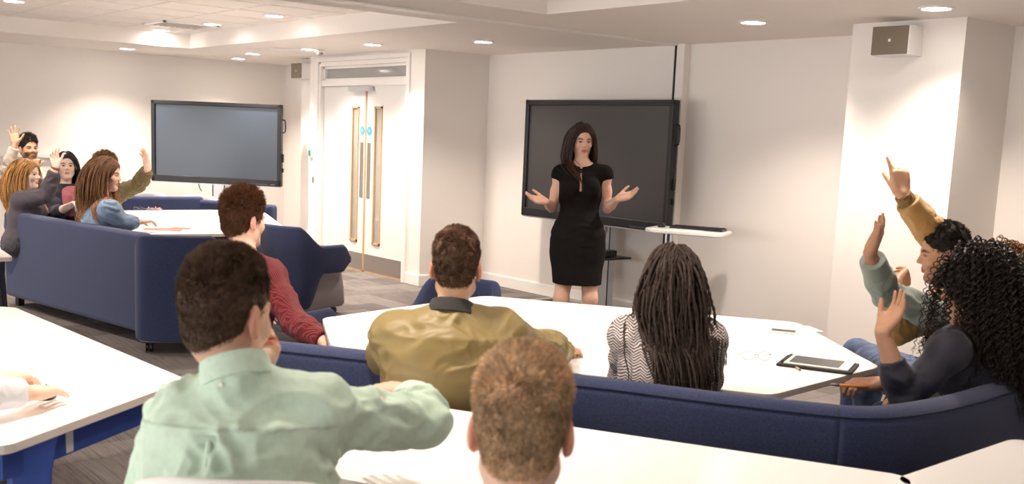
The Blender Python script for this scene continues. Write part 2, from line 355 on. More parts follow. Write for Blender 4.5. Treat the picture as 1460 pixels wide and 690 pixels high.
#@FURN
# ------------------------------------------------------------------ wall screens on stands
def screen(name, c, a, w, h, lab, cxo=0.):
    e = empty(name, (c[0], c[1], 0), lab, 'screen', rz=a); z = c[2]; t = .085
    m = MB(); b = .05
    m.box((0, 0, z), (w, t*.6, h)); m.box((0, -t*.45, z+h/2-b/2), (w, t*.5, b)); m.box((0, -t*.45, z-h/2+.04), (w, t*.5, .08))
    for s in (-1, 1): m.box((s*(w/2-b/2), -t*.45, z), (b, t*.5, h))
    m.build('housing', M['black'], e, bevel=.008)
    MB().box((0, -t*.36, z+.015), (w-2*b+.004, .012, h-b-.08)).build('display', M['screen'], e)
    m = MB(); m.box((0, -t*.2, z-h/2-.006), (w-.02, t*.7, .012)); m.build('lower_trim', M['alu'], e, bevel=.002)
    m = MB()
    for k in range(12): m.box((w/2-.42+k*.022, -t*.7-.002, z-h/2+.02), (.008, .004, .006))
    m.build('button_row', M['grey_pl'], e); MB().box((w/2-.1, -t*.7-.002, z-h/2+.02), (.05, .004, .006)).build('indicator_light', M['grey_pl'], e)
    m = MB(); x = w/2
    m.tube([(x, 0, z+h*.32), (x+.03, 0, z+h*.31), (x+.035, 0, z+h*.28), (x+.035, 0, z+h*.2), (x+.03, 0, z+h*.17), (x, 0, z+h*.16)], .008, 8); m.build('side_handle', M['black'], e, smooth=True)
    MB().box((x+.008, 0, z-.15), (.014, .03, .1)).build('side_socket', M['black'], e); MB().box((x+.008, 0, z-.30), (.014, .02, .05)).build('side_socket', M['black'], e)
    m = MB()
    m.box((cxo, .08, (z+.04)/2+.02), (.17, .07, z+.04)); m.box((cxo-.075, .042, (z+.04)/2+.02), (.012, .006, z+.0), mi=1); m.box((cxo+.075, .042, (z+.04)/2+.02), (.012, .006, z+.0), mi=1)
    m.build('column', [M['alu'], M['black']], e, bevel=.003)
    m = MB(); m.box((0, .07, z), (.6, .03, .5)); m.build('mounting_plate', M['blackm'], e)
    m = MB(); m.box((0, .02, .05), (.9, .09, .05)); m.box((-.42, -.12, .05), (.07, .5, .05)); m.box((.42, -.12, .05), (.07, .5, .05)); m.build('foot', M['grey_pl'], e, bevel=.01)
    return e
s2 = screen('interactive_screen', (-7.277, 6.852, 1.40), .018, 1.93, 1.13, 'big dark touch screen on a stand right behind the presenter', cxo=.12)
MB().box((.16, -.08, .55), (.56, .34, .018)).build('shelf', M['black'], s2, bevel=.003)
m = MB(); m.tube([(.15, .03, .84), (.19, .0, .78), (.17, -.02, .70), (.14, -.03, .62), (.16, -.04, .575)], .012, 8); m.build('wide_cable', M['grey_pl'], s2, smooth=True)
m = MB(); m.tube([(.0, .02, .82), (.12, -.01, .80), (.13, -.02, .74), (.19, -.04, .68)], .004, 6); m.tube([(.15, -.02, .66), (.21, -.06, .61), (.25, -.08, .575)], .004, 6); m.build('thin_cable', M['black'], s2, smooth=True)
tag(MB().box((-7.277+.24, 6.852-.12, .59), (.26, .2, .055)).build('media_player', M['black'], bevel=.006), 'small black box on the shelf under the presenter screen', 'media player')
s1 = screen('interactive_screen', (-12.74, 5.55, 1.373), .778, 1.67, 1.0, 'big bluish touch screen on a stand by the far left corner')
for ch_ in s1.children:
    if ch_.name.startswith('display'): ch_.data.materials[0] = mat('bluish_screen', (.028, .040, .062), .28, spec=.9)  # reflected window light put into the base colour as an even blue tint
m = MB(); m.tube([(-.25, .0, .88), (-.22, -.01, .80), (-.20, 0, .77)], .006, 6); m.build('loose_cable', M['black'], s1, smooth=True)

# white laptop shelf on its own post, with keyboard and mouse
q0 = P(925, 325, 8.3); q1 = P(1040, 330, 8.3)
qa = PZ(982, 329, .0)
tc = P(982, 327, 8.75); tz = tc[2]
dx = nrm(P(1040, 332, 8.6)-P(925, 325, 8.9)); ta = math.atan2(dx[1], dx[0])
wsh = .66
e = empty('swing_shelf', (tc[0], tc[1], 0), 'white rounded laptop shelf on a post at the screen edge', 'shelf', rz=ta)
m = MB(); m.prism(round_poly([(-wsh/2, -.2), (wsh/2, -.2), (wsh/2, .2), (-wsh/2, .2)], .09), tz-.035, tz); m.build('tray', M['white_pl'], e, bevel=.01)
m = MB(); m.box((-.20, .12, tz/2), (.06, .05, tz-.04)); m.build('post', M['alu'], e, bevel=.004); MB().box((-.20, .088, tz/2), (.018, .012, tz-.05)).build('cable_slot', M['black'], e)
m = MB(); m.box((-.2, .12, .015), (.4, .36, .03)); m.build('base_plate', M['grey_pl'], e, bevel=.006)
def put(name, lx, ly, z, lab, cat, e=e, rz=0):
    a = ta+0; return empty(name, (tc[0]+lx*math.cos(a)-ly*math.sin(a), tc[1]+lx*math.sin(a)+ly*math.cos(a), z), lab, cat, rz=a+rz)
k = put('keyboard', .07, .03, tz, 'black keyboard lying on the white shelf by the screen', 'keyboard')
MB().box((0, 0, .01), (.44, .16, .018)).build('key_tray', M['black'], k, bevel=.005)
m = MB()
for r in range(5):
    for c in range(15): m.box((-.2+c*.0285, -.056+r*.028, .022), (.023, .023, .007))
m.build('keys', M['blackm'], k)
k = put('computer_mouse', -.24, .02, tz, 'black and grey mouse on the near end of the white shelf', 'mouse')
def mouse(k):
    m = MB(); vs = []; n = 14
    m.lathe([(.001, .036), (.012, .034), (.022, .028), (.029, .018), (.031, .006), (.029, 0)][::-1], n=20); v = np.array(m.v); v[:, 1] *= 1.75; m.v = [tuple(p) for p in v]
    m.build('shell', M['black'], k, smooth=True); MB().box((0, .028, .031), (.006, .02, .008)).build('wheel', M['grey_pl'], k)
mouse(k)
k = put('paper_sheet', .0, -.07, tz+.001, 'white sheet of paper under the keyboard on the shelf', 'paper', rz=.1); MB().box((0, 0, .0006), (.28, .18, .0012)).build('sheet', M['paper'], k)

# ------------------------------------------------------------------ upholstered shells
def shell(path, topf, botf, thick, name, m, parent, rr=.02):
    """upholstered wall following a plan path, with a rounded cross-section."""
    path = np.array(path, float); n = len(path)
    d = np.gradient(path, axis=0); d = nrm(d); nin = np.stack([-d[:, 1], d[:, 0]], 1)   # inward = left of travel
    cum = np.r_[0, np.cumsum(np.linalg.norm(np.diff(path, axis=0), axis=1))]; u = cum/cum[-1]
    ring = []; K = 6
    vs = []; R = thick/2
    for i in range(n):
        zt, zb = topf(u[i]), botf(u[i])
        sec = []
        for k in range(K+1): a = PI*k/K; sec.append((R-R*math.cos(a), zt-R+R*math.sin(a)))
        sec = [(o, z) for o, z in sec]
        low = []
        for k in range(K+1): a = PI*k/K; low.append((R+R*math.cos(a), zb+rr-rr*math.sin(a)))
        mid1 = [(2*R, zt-R+(zb+rr-zt+R)*t) for t in (.33, .66)]; mid2 = [(0, zb+rr+(zt-R-zb-rr)*t) for t in (.33, .66)]
        for o, z in sec+mid1+low+mid2: vs.append((path[i, 0]+nin[i, 0]*o, path[i, 1]+nin[i, 1]*o, z))
    L = len(vs)//n; fs = []
    for i in range(n-1):
        for k in range(L): fs.append((i*L+k, i*L+(k+1) % L, (i+1)*L+(k+1) % L, (i+1)*L+k))
    fs = [f[::-1] for f in fs]
    fs += [tuple(range(L)), tuple((n-1)*L+k for k in range(L))[::-1]]
    return link(name, vs, fs, m, parent, smooth=True)
def smooth_path(pts, n=48):
    pts = np.array(pts, float); N = len(pts); out = []
    for i in range(N-1):
        p0, p1, p2, p3 = pts[max(i-1, 0)], pts[i], pts[i+1], pts[min(i+2, N-1)]
        for t in np.linspace(0, 1, max(2, n//(N-1)), endpoint=False):
            out.append(.5*((2*p1)+(-p0+p2)*t+(2*p0-5*p1+4*p2-p3)*t*t+(-p0+3*p1-3*p2+p3)*t**3))
    out.append(pts[-1]); return np.array(out)
def sst(a, b, x): t = np.clip((x-a)/(b-a), 0, 1); return t*t*(3-2*t)
def wing_chair(loc, rz, lab, scl=.9):
    e = empty('wing_armchair', (loc[0], loc[1], 0), lab, 'armchair', rz=rz, group='navy wing armchairs')
    # travel from right arm front round the back to left arm front, inward on the left of travel
    pr = smooth_path([(.33, .30), (.325, .1), (.31, -.12), (.26, -.27), (.13, -.33), (0, -.34), (-.13, -.33), (-.26, -.27), (-.31, -.12), (-.325, .1), (-.33, .30)][::-1], 60)
    pr = pr[:, :]
    def ends(u): return min(u, 1-u)
    topf = lambda u: .655+.175*sst(.20, .36, ends(u))-.10*(1-sst(0, .045, ends(u)))
    botf = lambda u: .085+.31*(1-sst(.20, .30, ends(u)))+.08*(1-sst(0, .06, ends(u)))
    shell(pr, topf, botf, .06, 'backrest', M['navy'], e)
    m = MB(); sec = []
    for z, w, dpt in ((.075, .54, .58), (.10, .575, .60), (.25, .56, .585), (.38, .53, .56), (.41, .50, .54)):
        sec.append((z, round_poly([(-w/2, -dpt/2+.02), (w/2, -dpt/2+.02), (w/2, dpt/2+.02), (-w/2, dpt/2+.02)], .09)))
    n = len(sec[0][1]); vs = [(x, y, z) for z, pl in sec for x, y in pl]
    fs = [(i*n+k, i*n+(k+1) % n, (i+1)*n+(k+1) % n, (i+1)*n+k) for i in range(len(sec)-1) for k in range(n)]+[tuple(range(n))[::-1], tuple((len(sec)-1)*n+k for k in range(n))]
    link('base', vs, fs, M['greyf'], e, smooth=True)
    m = MB(); m.prism(round_poly([(-.24, -.23), (.24, -.23), (.24, .29), (-.24, .29)], .07), .40, .47); m.build('seat_cushion', M['navy'], e, bevel=.02)
    for sx in (-1, 1):
        for sy in (-1, 1):
            m = MB(); 
            for o in (-.014, .014): m.tube([(sx*.2+o-.008, sy*.2, .032), (sx*.2+o+.008, sy*.2, .032)], .032, 16)
            m.box((sx*.2, sy*.2, .065), (.03, .03, .04)); m.build('castor', M['black'], e)
    e.scale = (scl, scl, scl)
    return e
qA = PZ(452, 452, 0); wing_chair((qA[0]-.24, qA[1]-.02), .30, 'empty navy wing armchair with grey base between the maroon jumper and the doors', .94)
qB = PZ(255, 503, 0); wing_chair((qB[0]-.22, qB[1]+.12), 1.05, 'navy wing armchair seen from behind, right of the far navy sofa', 1.0)
rzC = .42; ac = PZ(480, 438, .59); wing_chair((ac[0]-(.30*math.cos(rzC)-.22*math.sin(rzC)), ac[1]-(.30*math.sin(rzC)+.22*math.cos(rzC))), rzC, 'navy wing armchair in which the man in the maroon jumper sits')
ac = PZ(648, 399, .72); wing_chair((ac[0]+.12, ac[1]-.10), -2.5, 'navy wing armchair tucked in at the far left end of the near white table', .87)

# straight high-backed sofas of the far group
def sofa(a, b, lab, h=.80, seat=True, dep=.62, side=1):
    a = V(*a); b = V(*b); L = np.linalg.norm(b-a); rz = math.atan2(b[1]-a[1], b[0]-a[0]); c = (a+b)/2
    e = empty('sofa', (c[0], c[1], 0), lab, 'sofa', rz=rz)
    MB().box((0, side*.06, h/2+.04), (L, .12, h-.08)).build('backrest', M['navy'], e, bevel=.035, seg=4)
    MB().box((0, side*(.12+dep/2), .25), (L, dep, .30)).build('seat', M['navy'], e, bevel=.03, seg=4)
    for x in (-L/2+.1, L/2-.1):
        for y in (.08, dep): MB().box((x, side*y, .05), (.06, .05, .1)).build('foot', M['black'], e)
    return e
a = PZ(17, 437, 0); b = PZ(200, 491, 0)
sofa((a[0]-.13, a[1]-.02), (b[0], b[1]), 'long navy sofa at the far left, its plain back facing the camera', h=.80)
aa = PZ(150, 279, .80); bb = PZ(287, 280, .80); sofa(aa[:2], bb[:2], 'navy sofa behind the far table, long back below the bluish screen', side=-1, dep=.55)
aa = PZ(293, 284, .80); bb = PZ(397, 292, .80); sofa(aa[:2], bb[:2], 'shorter navy sofa behind the far table, under the screen stand', side=-1, dep=.55)

cloth_seam = mat('seam_thread', (.012, .017, .045), .9)
# curved bench between camera and presenter
bpts = [(283, 478), (392, 490), (520, 504), (705, 527), (850, 542), (1000, 561), (1140, 577), (1235, 585), (1310, 581), (1390, 566), (1460, 545)]
path = [PZ(x, y, .82)[:2] for x, y in bpts]
dirn = nrm(path[-1]-path[-2]); path.append(path[-1]+dirn*.5)
bp = smooth_path(path, 120)
be = empty('curved_sofa', (bp[60][0], bp[60][1], 0), 'long navy felt sofa whose back sweeps across the picture and curves at the right end', 'sofa', local=False)
flat = lambda v: (lambda u: v)
i1 = int(len(bp)*.60)
shell(bp[:i1+1], flat(.82), flat(.10), .11, 'backrest', M['navy'], be)
shell(bp[i1:], flat(.82), flat(.10), .11, 'backrest', M['navy'], be)
dd = nrm(np.gradient(bp, axis=0)); nn = np.stack([-dd[:, 1], dd[:, 0]], 1)
inner = bp+nn*.105; outer2 = bp+nn*.60
sp = MB(); n = len(bp); vs = []
for i in range(n):
    for p, z in ((inner[i], .12), (inner[i], .44), (outer2[i]-nn[i]*.04, .44), (outer2[i], .41), (outer2[i], .12)): vs.append((p[0], p[1], z))
fs = [(i*5+k, i*5+(k+1) % 5, (i+1)*5+(k+1) % 5, (i+1)*5+k) for i in range(n-1) for k in range(5)]+[(4, 3, 2, 1, 0), tuple((n-1)*5+k for k in range(5))]
link('seat', vs, fs, M['navy'], be)
m = MB(); m.tube([(*(bp[i]+nn[i]*.007), .793) for i in range(n)], .0035, 6); m.build('seam', cloth_seam, be, smooth=True)
for i in range(6, n, 22):
    for o_ in (.15, .5): MB().box((*(bp[i]+nn[i]*o_), .06), (.06, .06, .12)).build('foot', M['black'], be)
qg = P(345, 690, 1.98); wg = math.atan2(CF[1], CF[0])-PI/2; shell_chair_args = (qg[0]-math.sin(wg)*.16, qg[1]+math.cos(wg)*.16, wg)

# ------------------------------------------------------------------ tables
def table(name, poly, lab, r=.09, z=.73, base='ped', t=.026, legs=()):
    c = np.mean([V(*p) for p in poly], 0); loc = [(p[0]-c[0], p[1]-c[1]) for p in poly]
    e = empty(name, (c[0], c[1], 0), lab, 'table'); rp = round_poly(loc, r)
    m = MB(); m.prism(rp, z-t, z, mi=0, mis=1); m.build('table_top', [M['table'], M['tedge']], e, bevel=.003, seg=2)
    if base == 'ped':
        lo = V(*loc[0]); L = max(loc, key=lambda p: p[0]**2+p[1]**2); d = nrm(V(*L))
        m = MB(); ins = [(p[0]*.72, p[1]*.72) for p in loc]
        N = len(ins)
        for i in range(N): m.bar((*ins[i], z-t-.035), (*ins[(i+1) % N], z-t-.035), .04, .06)
        m.build('underframe', M['blackm'], e)
        for s in (-.5, .5):
            p = V(*L)*s*1.0
            m = MB(); m.tube([(p[0], p[1], .03), (p[0], p[1], z-t)], .045, 20); m.build('column', M['alu'], e, smooth=True)
            m = MB(); q = V(-d[1], d[0]); m.bar((*(p-q*.3), .025), (*(p+q*.3), .025), .07, .03); m.bar((*(p-d*.2), .024), (*(p+d*.2), .024), .07, .028); m.build('foot', M['alu'], e, bevel=.006)
    return e
rt = [(-4.30, 2.38), (-4.56, 3.52), (-3.20, 4.46), (-2.35, 3.85), (-2.26, 3.03), (-3.72, 2.10)]
table('meeting_table', rt, 'large white angular table behind the curved navy sofa, with the tablet on it')
ft = [(-8.25, 2.72), (-10.5, 3.1), (-10.35, 5.05), (-8.55, 4.50), (-8.02, 3.70)]
ft = [PZ(186, 334, .73)[:2], PZ(118, 312, .73)[:2], PZ(175, 300, .73)[:2], PZ(300, 299, .73)[:2], PZ(378, 303, .73)[:2], PZ(405, 323, .73)[:2], PZ(318, 333, .73)[:2]]
ft = [tuple(p) for p in ft]
table('meeting_table', ft[::-1] if False else ft, 'white angular table of the far group, with red leaflets on it')
# front table, cut by the bottom of the picture
q1 = V(-1.46, 2.60); q0 = V(-2.98, 1.755); dv = nrm(q1-q0); nv = V(dv[1], -dv[0])
fa = 0
def rect_table(c0, c1, depth, lab):
    d = nrm(V(*c1)-V(*c0)); n_ = V(d[1], -d[0]); return [tuple(V(*c0)), tuple(V(*c1)), tuple(V(*c1)+n_*depth), tuple(V(*c0)+n_*depth)]
fp = rect_table(q0, q1, .76, '')
def leg_table(poly, lab, z=.73, colr='bluem', r=.06, ins=.085, t=.028, shift=()):
    c = np.mean([V(*p) for p in poly], 0); loc = [V(p[0]-c[0], p[1]-c[1]) for p in poly]
    e = empty('meeting_table', (c[0], c[1], 0), lab, 'table'); m = MB()
    m.prism(round_poly(loc, r), z-t, z, mi=0, mis=1); m.build('table_top', [M['table'], M['tedge']], e, bevel=.003, seg=2)
    N = len(loc); cs = []
    sg = 1 if sum(loc[i][0]*loc[(i+1) % N][1]-loc[(i+1) % N][0]*loc[i][1] for i in range(N)) > 0 else -1
    for i in range(N):
        a, p, b = loc[i-1], loc[i], loc[(i+1) % N]; d1 = nrm(p-a); d2 = nrm(b-p); n1 = sg*V(-d1[1], d1[0]); n2 = sg*V(-d2[1], d2[0])
        cs.append(p+(n1+n2)*(ins/(1+n1@n2)))
    m = MB()
    for i in range(N): m.bar((*cs[i], z-t-.05), (*cs[(i+1) % N], z-t-.05), .035, .095)
    m.build('apron', M[colr], e, bevel=.004)
    for i_, p in enumerate(cs):
        for a_i, a_s in shift:
            if a_i == i_: p = p+nrm(cs[i_-1]-p)*a_s
        o = p*(1+.05/np.linalg.norm(p)); m = MB(); dx = nrm(p)
        a = V(*p, z-t); b = V(*o, .0); rr = V(-dx[1], dx[0], 0)
        vs = []
        for q, w, dp in ((a, .075, .06), (a+(b-a)*.15, .055, .05), (b, .032, .04)):
            for i, j in ((-1, -1), (1, -1), (1, 1), (-1, 1)): vs.append(q+rr*i*w+V(*dx, 0)*j*dp*.6)
        m.add(vs, [(0, 1, 2, 3), (11, 10, 9, 8)]+[(l*4+k, (l+1)*4+k, (l+1)*4+(k+1) % 4, l*4+(k+1) % 4) for l in (0, 1) for k in range(4)])
        m.build('leg', M[colr], e, bevel=.006)
    return e, c
leg_table(fp, 'white table across the bottom of the picture, at which the blond man sits')
leg_table([(-1.475, 2.50), (-1.505, 3.25), (-.1, 3.62), (-.1, 2.9)], 'white table cut by the bottom right corner of the picture')
lt_, lc = leg_table([(-5.12, 1.27), (-3.42, 1.385), (-2.92, .69), (-3.22, .31), (-5.5, .32), (-5.6, .8)], 'white table on blue legs at the left edge of the picture', r=.05, shift=((2, .12),))
# pale end cap on the blue frame
qm = P(72, 627, 2.92); 
a_ = V(-3.42, 1.385)-lc; b_ = V(-2.92, .69)-lc
dn = nrm(b_-a_); on = V(-dn[1], dn[0]); on = on if on@a_ > 0 else -on
pm = b_-dn*.335-on*.0655
MB().bar((*(pm-dn*.016), .655), (*(pm+dn*.016), .655), .004, .085).build('end_cap', M['white_pl'], lt_, bevel=.001)
p0 = PZ(18, 366, .73)[:2]
leg_table([tuple(p0), tuple(p0+V(-.45, .04)), tuple(p0+V(-.55, -.75)), tuple(p0+V(.12, -.70))], 'white table corner at the left edge beside the far navy sofa', colr='black', r=.03)

# ------------------------------------------------------------------ white moulded chairs
def shell_chair(loc, rz, lab, grp=None, z0=.45):
    e = empty('plastic_chair', (loc[0], loc[1], 0), lab, 'chair', rz=rz, group='white plastic chairs')
    nu, nv = 17, 14; vs = []
    for j in range(nv):
        t = j/(nv-1)
        for i in range(nu):
            u = i/(nu-1)*2-1
            if t < .45: y = .22-t/.45*.36; z = z0-.02+.03*u*u-.015*math.sin(t/.45*PI); w = .23
            else:
                k = (t-.45)/.55; y = -.14-.06*k-.06*sst(0, .3, k)+.05*u*u*k; z = z0-.02+.36*k+.0; w = .235-.02*k-.035*sst(.85, 1, k)
                z -= .02*u**4*k
            vs.append((u*w, y, z))
    fs = [(j*nu+i, j*nu+i+1, (j+1)*nu+i+1, (j+1)*nu+i) for j in range(nv-1) for i in range(nu-1) if not (j == nv-3 and abs(i-7.5) < 2.2)]
    o = link('seat_shell', vs, fs, M['white_pl'], e, smooth=True); s = o.modifiers.new('s', 'SOLIDIFY'); s.thickness = .012; s = o.modifiers.new('b', 'SUBSURF'); s.levels = s.render_levels = 1
    for sx in (-1, 1):
        for sy in (-1, 1):
            m = MB(); m.tube([(sx*.16, sy*.12, z0-.03), (sx*.2, sy*.2, .02), (sx*.2, sy*.2, .0)], .011, 10); m.build('leg', M['alu'], e, smooth=True)
    return e
for px, lab in ((203, 'white plastic chair back at the far wall, behind the raised olive sleeve'), (272, 'white plastic chair back at the far wall, below the bluish screen')):
    p = PZ(px, 270+(px-203)*.05, .80); shell_chair((p[0]+.15, p[1]+.1), .9, lab)

shell_chair(shell_chair_args[:2], shell_chair_args[2], 'white plastic chair on which the man in the mint shirt sits', z0=P(345, 663, 1.98)[2]-.335)
qb = P(740, 800, 1.72); shell_chair((qb[0]-math.sin(wg)*.10, qb[1]+math.cos(wg)*.10), wg, 'white plastic chair under the ginger blond man, below the frame')
# ------------------------------------------------------------------ small things on the tables
ZT = .73
def flat_thing(name, px, py, size, rz, lab, cat, parts, z=ZT, group=None):
    p = PZ(px, py, z); e = empty(name, (p[0], p[1], z), lab, cat, rz=rz, group=group); parts(e, size); return e
hd = YAW
def tablet(e, s):
    MB().box((-.005, 0, .006), (.29, .215, .010)).build('cover', M['blackm'], e, bevel=.003)
    MB().box((.0, 0, .0145), (.25, .19, .006)).build('bezel', M['white_pl'], e, bevel=.002)
    MB().box((-.01, 0, .0180), (.195, .155, .0012)).build('display', M['screen'], e)
    MB().bar((-.128, -.085, .016), (-.128, .085, .016), .012, .010).build('case_spine', M['blackm'], e, bevel=.002)
flat_thing('tablet_computer', 1168, 522, 0, YAW-.45, 'tablet in an open black folder case on the corner of the white table', 'tablet', tablet)
def pencil(e, s):
    m = MB(); m.tube([(-.07, 0, .005), (.06, 0, .005)], .004, 6); m.build('barrel', M['wood'], e); m = MB(); m.tube([(.06, 0, .005), (.075, 0, .005)], [.004, .001], 6); m.build('tip', M['black'], e)
flat_thing('pencil', 1133, 524, 0, YAW-1.5, 'yellow pencil beside the black tablet case', 'pencil', pencil)
def phone(e, s):
    MB().box((0, 0, .005), (.145, .07, .009)).build('body', M['white_pl'], e, bevel=.003); MB().box((0, 0, .0100), (.11, .062, .0012)).build('display', M['screen'], e)
flat_thing('mobile_phone', 1117, 474, 0, YAW-.3, 'white mobile phone on the far edge of the white table', 'phone', phone)
flat_thing('paper_sheet', 1135, 469, 0, YAW+.2, 'white paper sheet lying behind the white mobile phone', 'paper', lambda e, s: MB().box((0, 0, .001), (.21, .15, .0015)).build('sheet', M['paper'], e))
def glasses(e, s):
    m = MB()
    for sx in (-1, 1): m.tube([(sx*.033+.026*math.cos(t), 0, .02+.018*math.sin(t)) for t in np.linspace(0, 2*PI, 17)], .0010, 5, cap=False); m.tube([(sx*.06, 0, .028), (sx*.058, .1, .004)], .0014, 5)
    m.tube([(-.008, 0, .024), (.008, 0, .024)], .0014, 5); m.build('frame', M['grey_pl'], e)
flat_thing('glasses', 1078, 514, 0, YAW, 'thin framed glasses lying on the white table beside the braids', 'glasses', glasses)
for px, py, w, h, rz, lab, mm in ((232, 327, .30, .21, 1.1, 'red leaflet on the far table, nearest the wing armchair', 'redpaper'), (212, 329, .28, .2, .7, 'white leaflet partly under the red leaflet on the far table', 'paper'), (258, 325, .16, .1, .9, 'small red card right of the red leaflet on the far table', 'redpaper')):
    zz = ZT+{'redpaper': .002, 'paper': .0005}[mm]+(.001 if w < .2 else 0)
    flat_thing('leaflet', px, py, 0, rz, lab, 'leaflet', lambda e, s, w=w, h=h, mm=mm: MB().box((0, 0, .0006), (w, h, .001)).build('sheet', M[mm], e), z=zz)
for px, py, lab, c in ((197, 300, 'dark pair of sunglasses nearest the denim shirt on the far table', 0), (212, 300, 'dark bunch of keys in the middle of the clutter on the far table', 1), (222, 300, 'small pink key fob at the right of the clutter on the far table', 2)):
    def kn(e, s, c=c):
        m = MB()
        if c == 0: return glasses(e, s)
        for k in range(4): a = k*.8; m.tube([(.015*math.cos(a), .015*math.sin(a), .006+.005*k), (.06*math.cos(a), .06*math.sin(a), .008+.006*k)], .007, 6)
        m.tube([(.02*math.cos(t), .02*math.sin(t), .016) for t in np.linspace(0, 2*PI, 13)], .003, 5); m.build('ring', M['redpaper'] if c == 2 else M['grey_pl'], e)
    flat_thing(['sunglasses', 'key_bunch', 'key_fob'][c], px, py, 0, .4, lab, ['sunglasses', 'keys', 'key fob'][c], kn)
k = flat_thing('computer_mouse', 66, 566, 0, YAW+.4, 'black mouse under the hand on the left white table', 'mouse', lambda e, s: mouse(e))
#@PEOPLE
# ------------------------------------------------------------------ smooth solids (distance fields meshed by surface nets) for figures and clothes
def cone(a, b, ra, rb, k=.02, cap=False, w=None, q=1., op='u', capa=False):
    return dict(t='c', a=V(*a), b=V(*b), ra=ra, rb=rb, k=k, cap=cap, capa=capa, w=None if w is None else nrm(w), q=q, op=op)
def ell(c, r, R=None, k=.02, op='u'):
    return dict(t='e', c=V(*c), r=V(*r), R=np.eye(3) if R is None else R, k=k, op=op)
def plane(c, n, op='i', k=.0): return dict(t='p', c=V(*c), n=nrm(V(*n)), op=op, k=k)   # keeps the side n points away from
def pd(p, X):
    if p['t'] == 'p': return (X-p['c'])@p['n']
    if p['t'] == 'e':
        L = (X-p['c'])@p['R']; k0 = np.sqrt(((L/p['r'])**2).sum(-1)); k1 = np.sqrt(((L/p['r']**2)**2).sum(-1))+1e-9
        return k0*(k0-1)/k1
    a, b = p['a'], p['b']; ab = b-a; L2 = ab@ab+1e-12
    Y = X-a; w = p['w']
    t = np.clip((Y@ab)/L2, 0, 1); r = p['ra']+(p['rb']-p['ra'])*t
    v = Y-t[..., None]*ab
    if w is not None:
        g = 1/p['q']; vw = v@w; m = v+(vw*(g-1))[..., None]*w; mm = m+((m@w)*(g-1))[..., None]*w
        lm = np.sqrt((m**2).sum(-1))+1e-9; lmm = np.sqrt((mm**2).sum(-1))+1e-9
        d = (lm-r)*lm/lmm
    else: d = np.sqrt((v**2).sum(-1))-r
    L = math.sqrt(L2)
    if p['cap']: d = np.maximum(d, (Y@ab)/L-L)
    if p['capa']: d = np.maximum(d, -(Y@ab)/L)
    return d
def ev(prims, X):
    D = None
    for p in prims:
        d = pd(p, X); k = p['k']; op = p['op']
        if D is None:
            D = np.full(X.shape[:-1], 9.)
        if op == 'u':
            if k > 0: h = np.maximum(k-np.abs(D-d), 0)/k; D = np.minimum(D, d)-h*h*k*.25
            else: D = np.minimum(D, d)
        else:
            dd = -d if op == 's' else d
            if k > 0: h = np.maximum(k-np.abs(D-dd), 0)/k; D = np.maximum(D, dd)+h*h*k*.25
            else: D = np.maximum(D, dd)
    return D
_CO = np.array([(i, j, k) for i in (0, 1) for j in (0, 1) for k in (0, 1)])
_EDG = [(a, b) for a in range(8) for b in range(a+1, 8) if np.abs(_CO[a]-_CO[b]).sum() == 1]
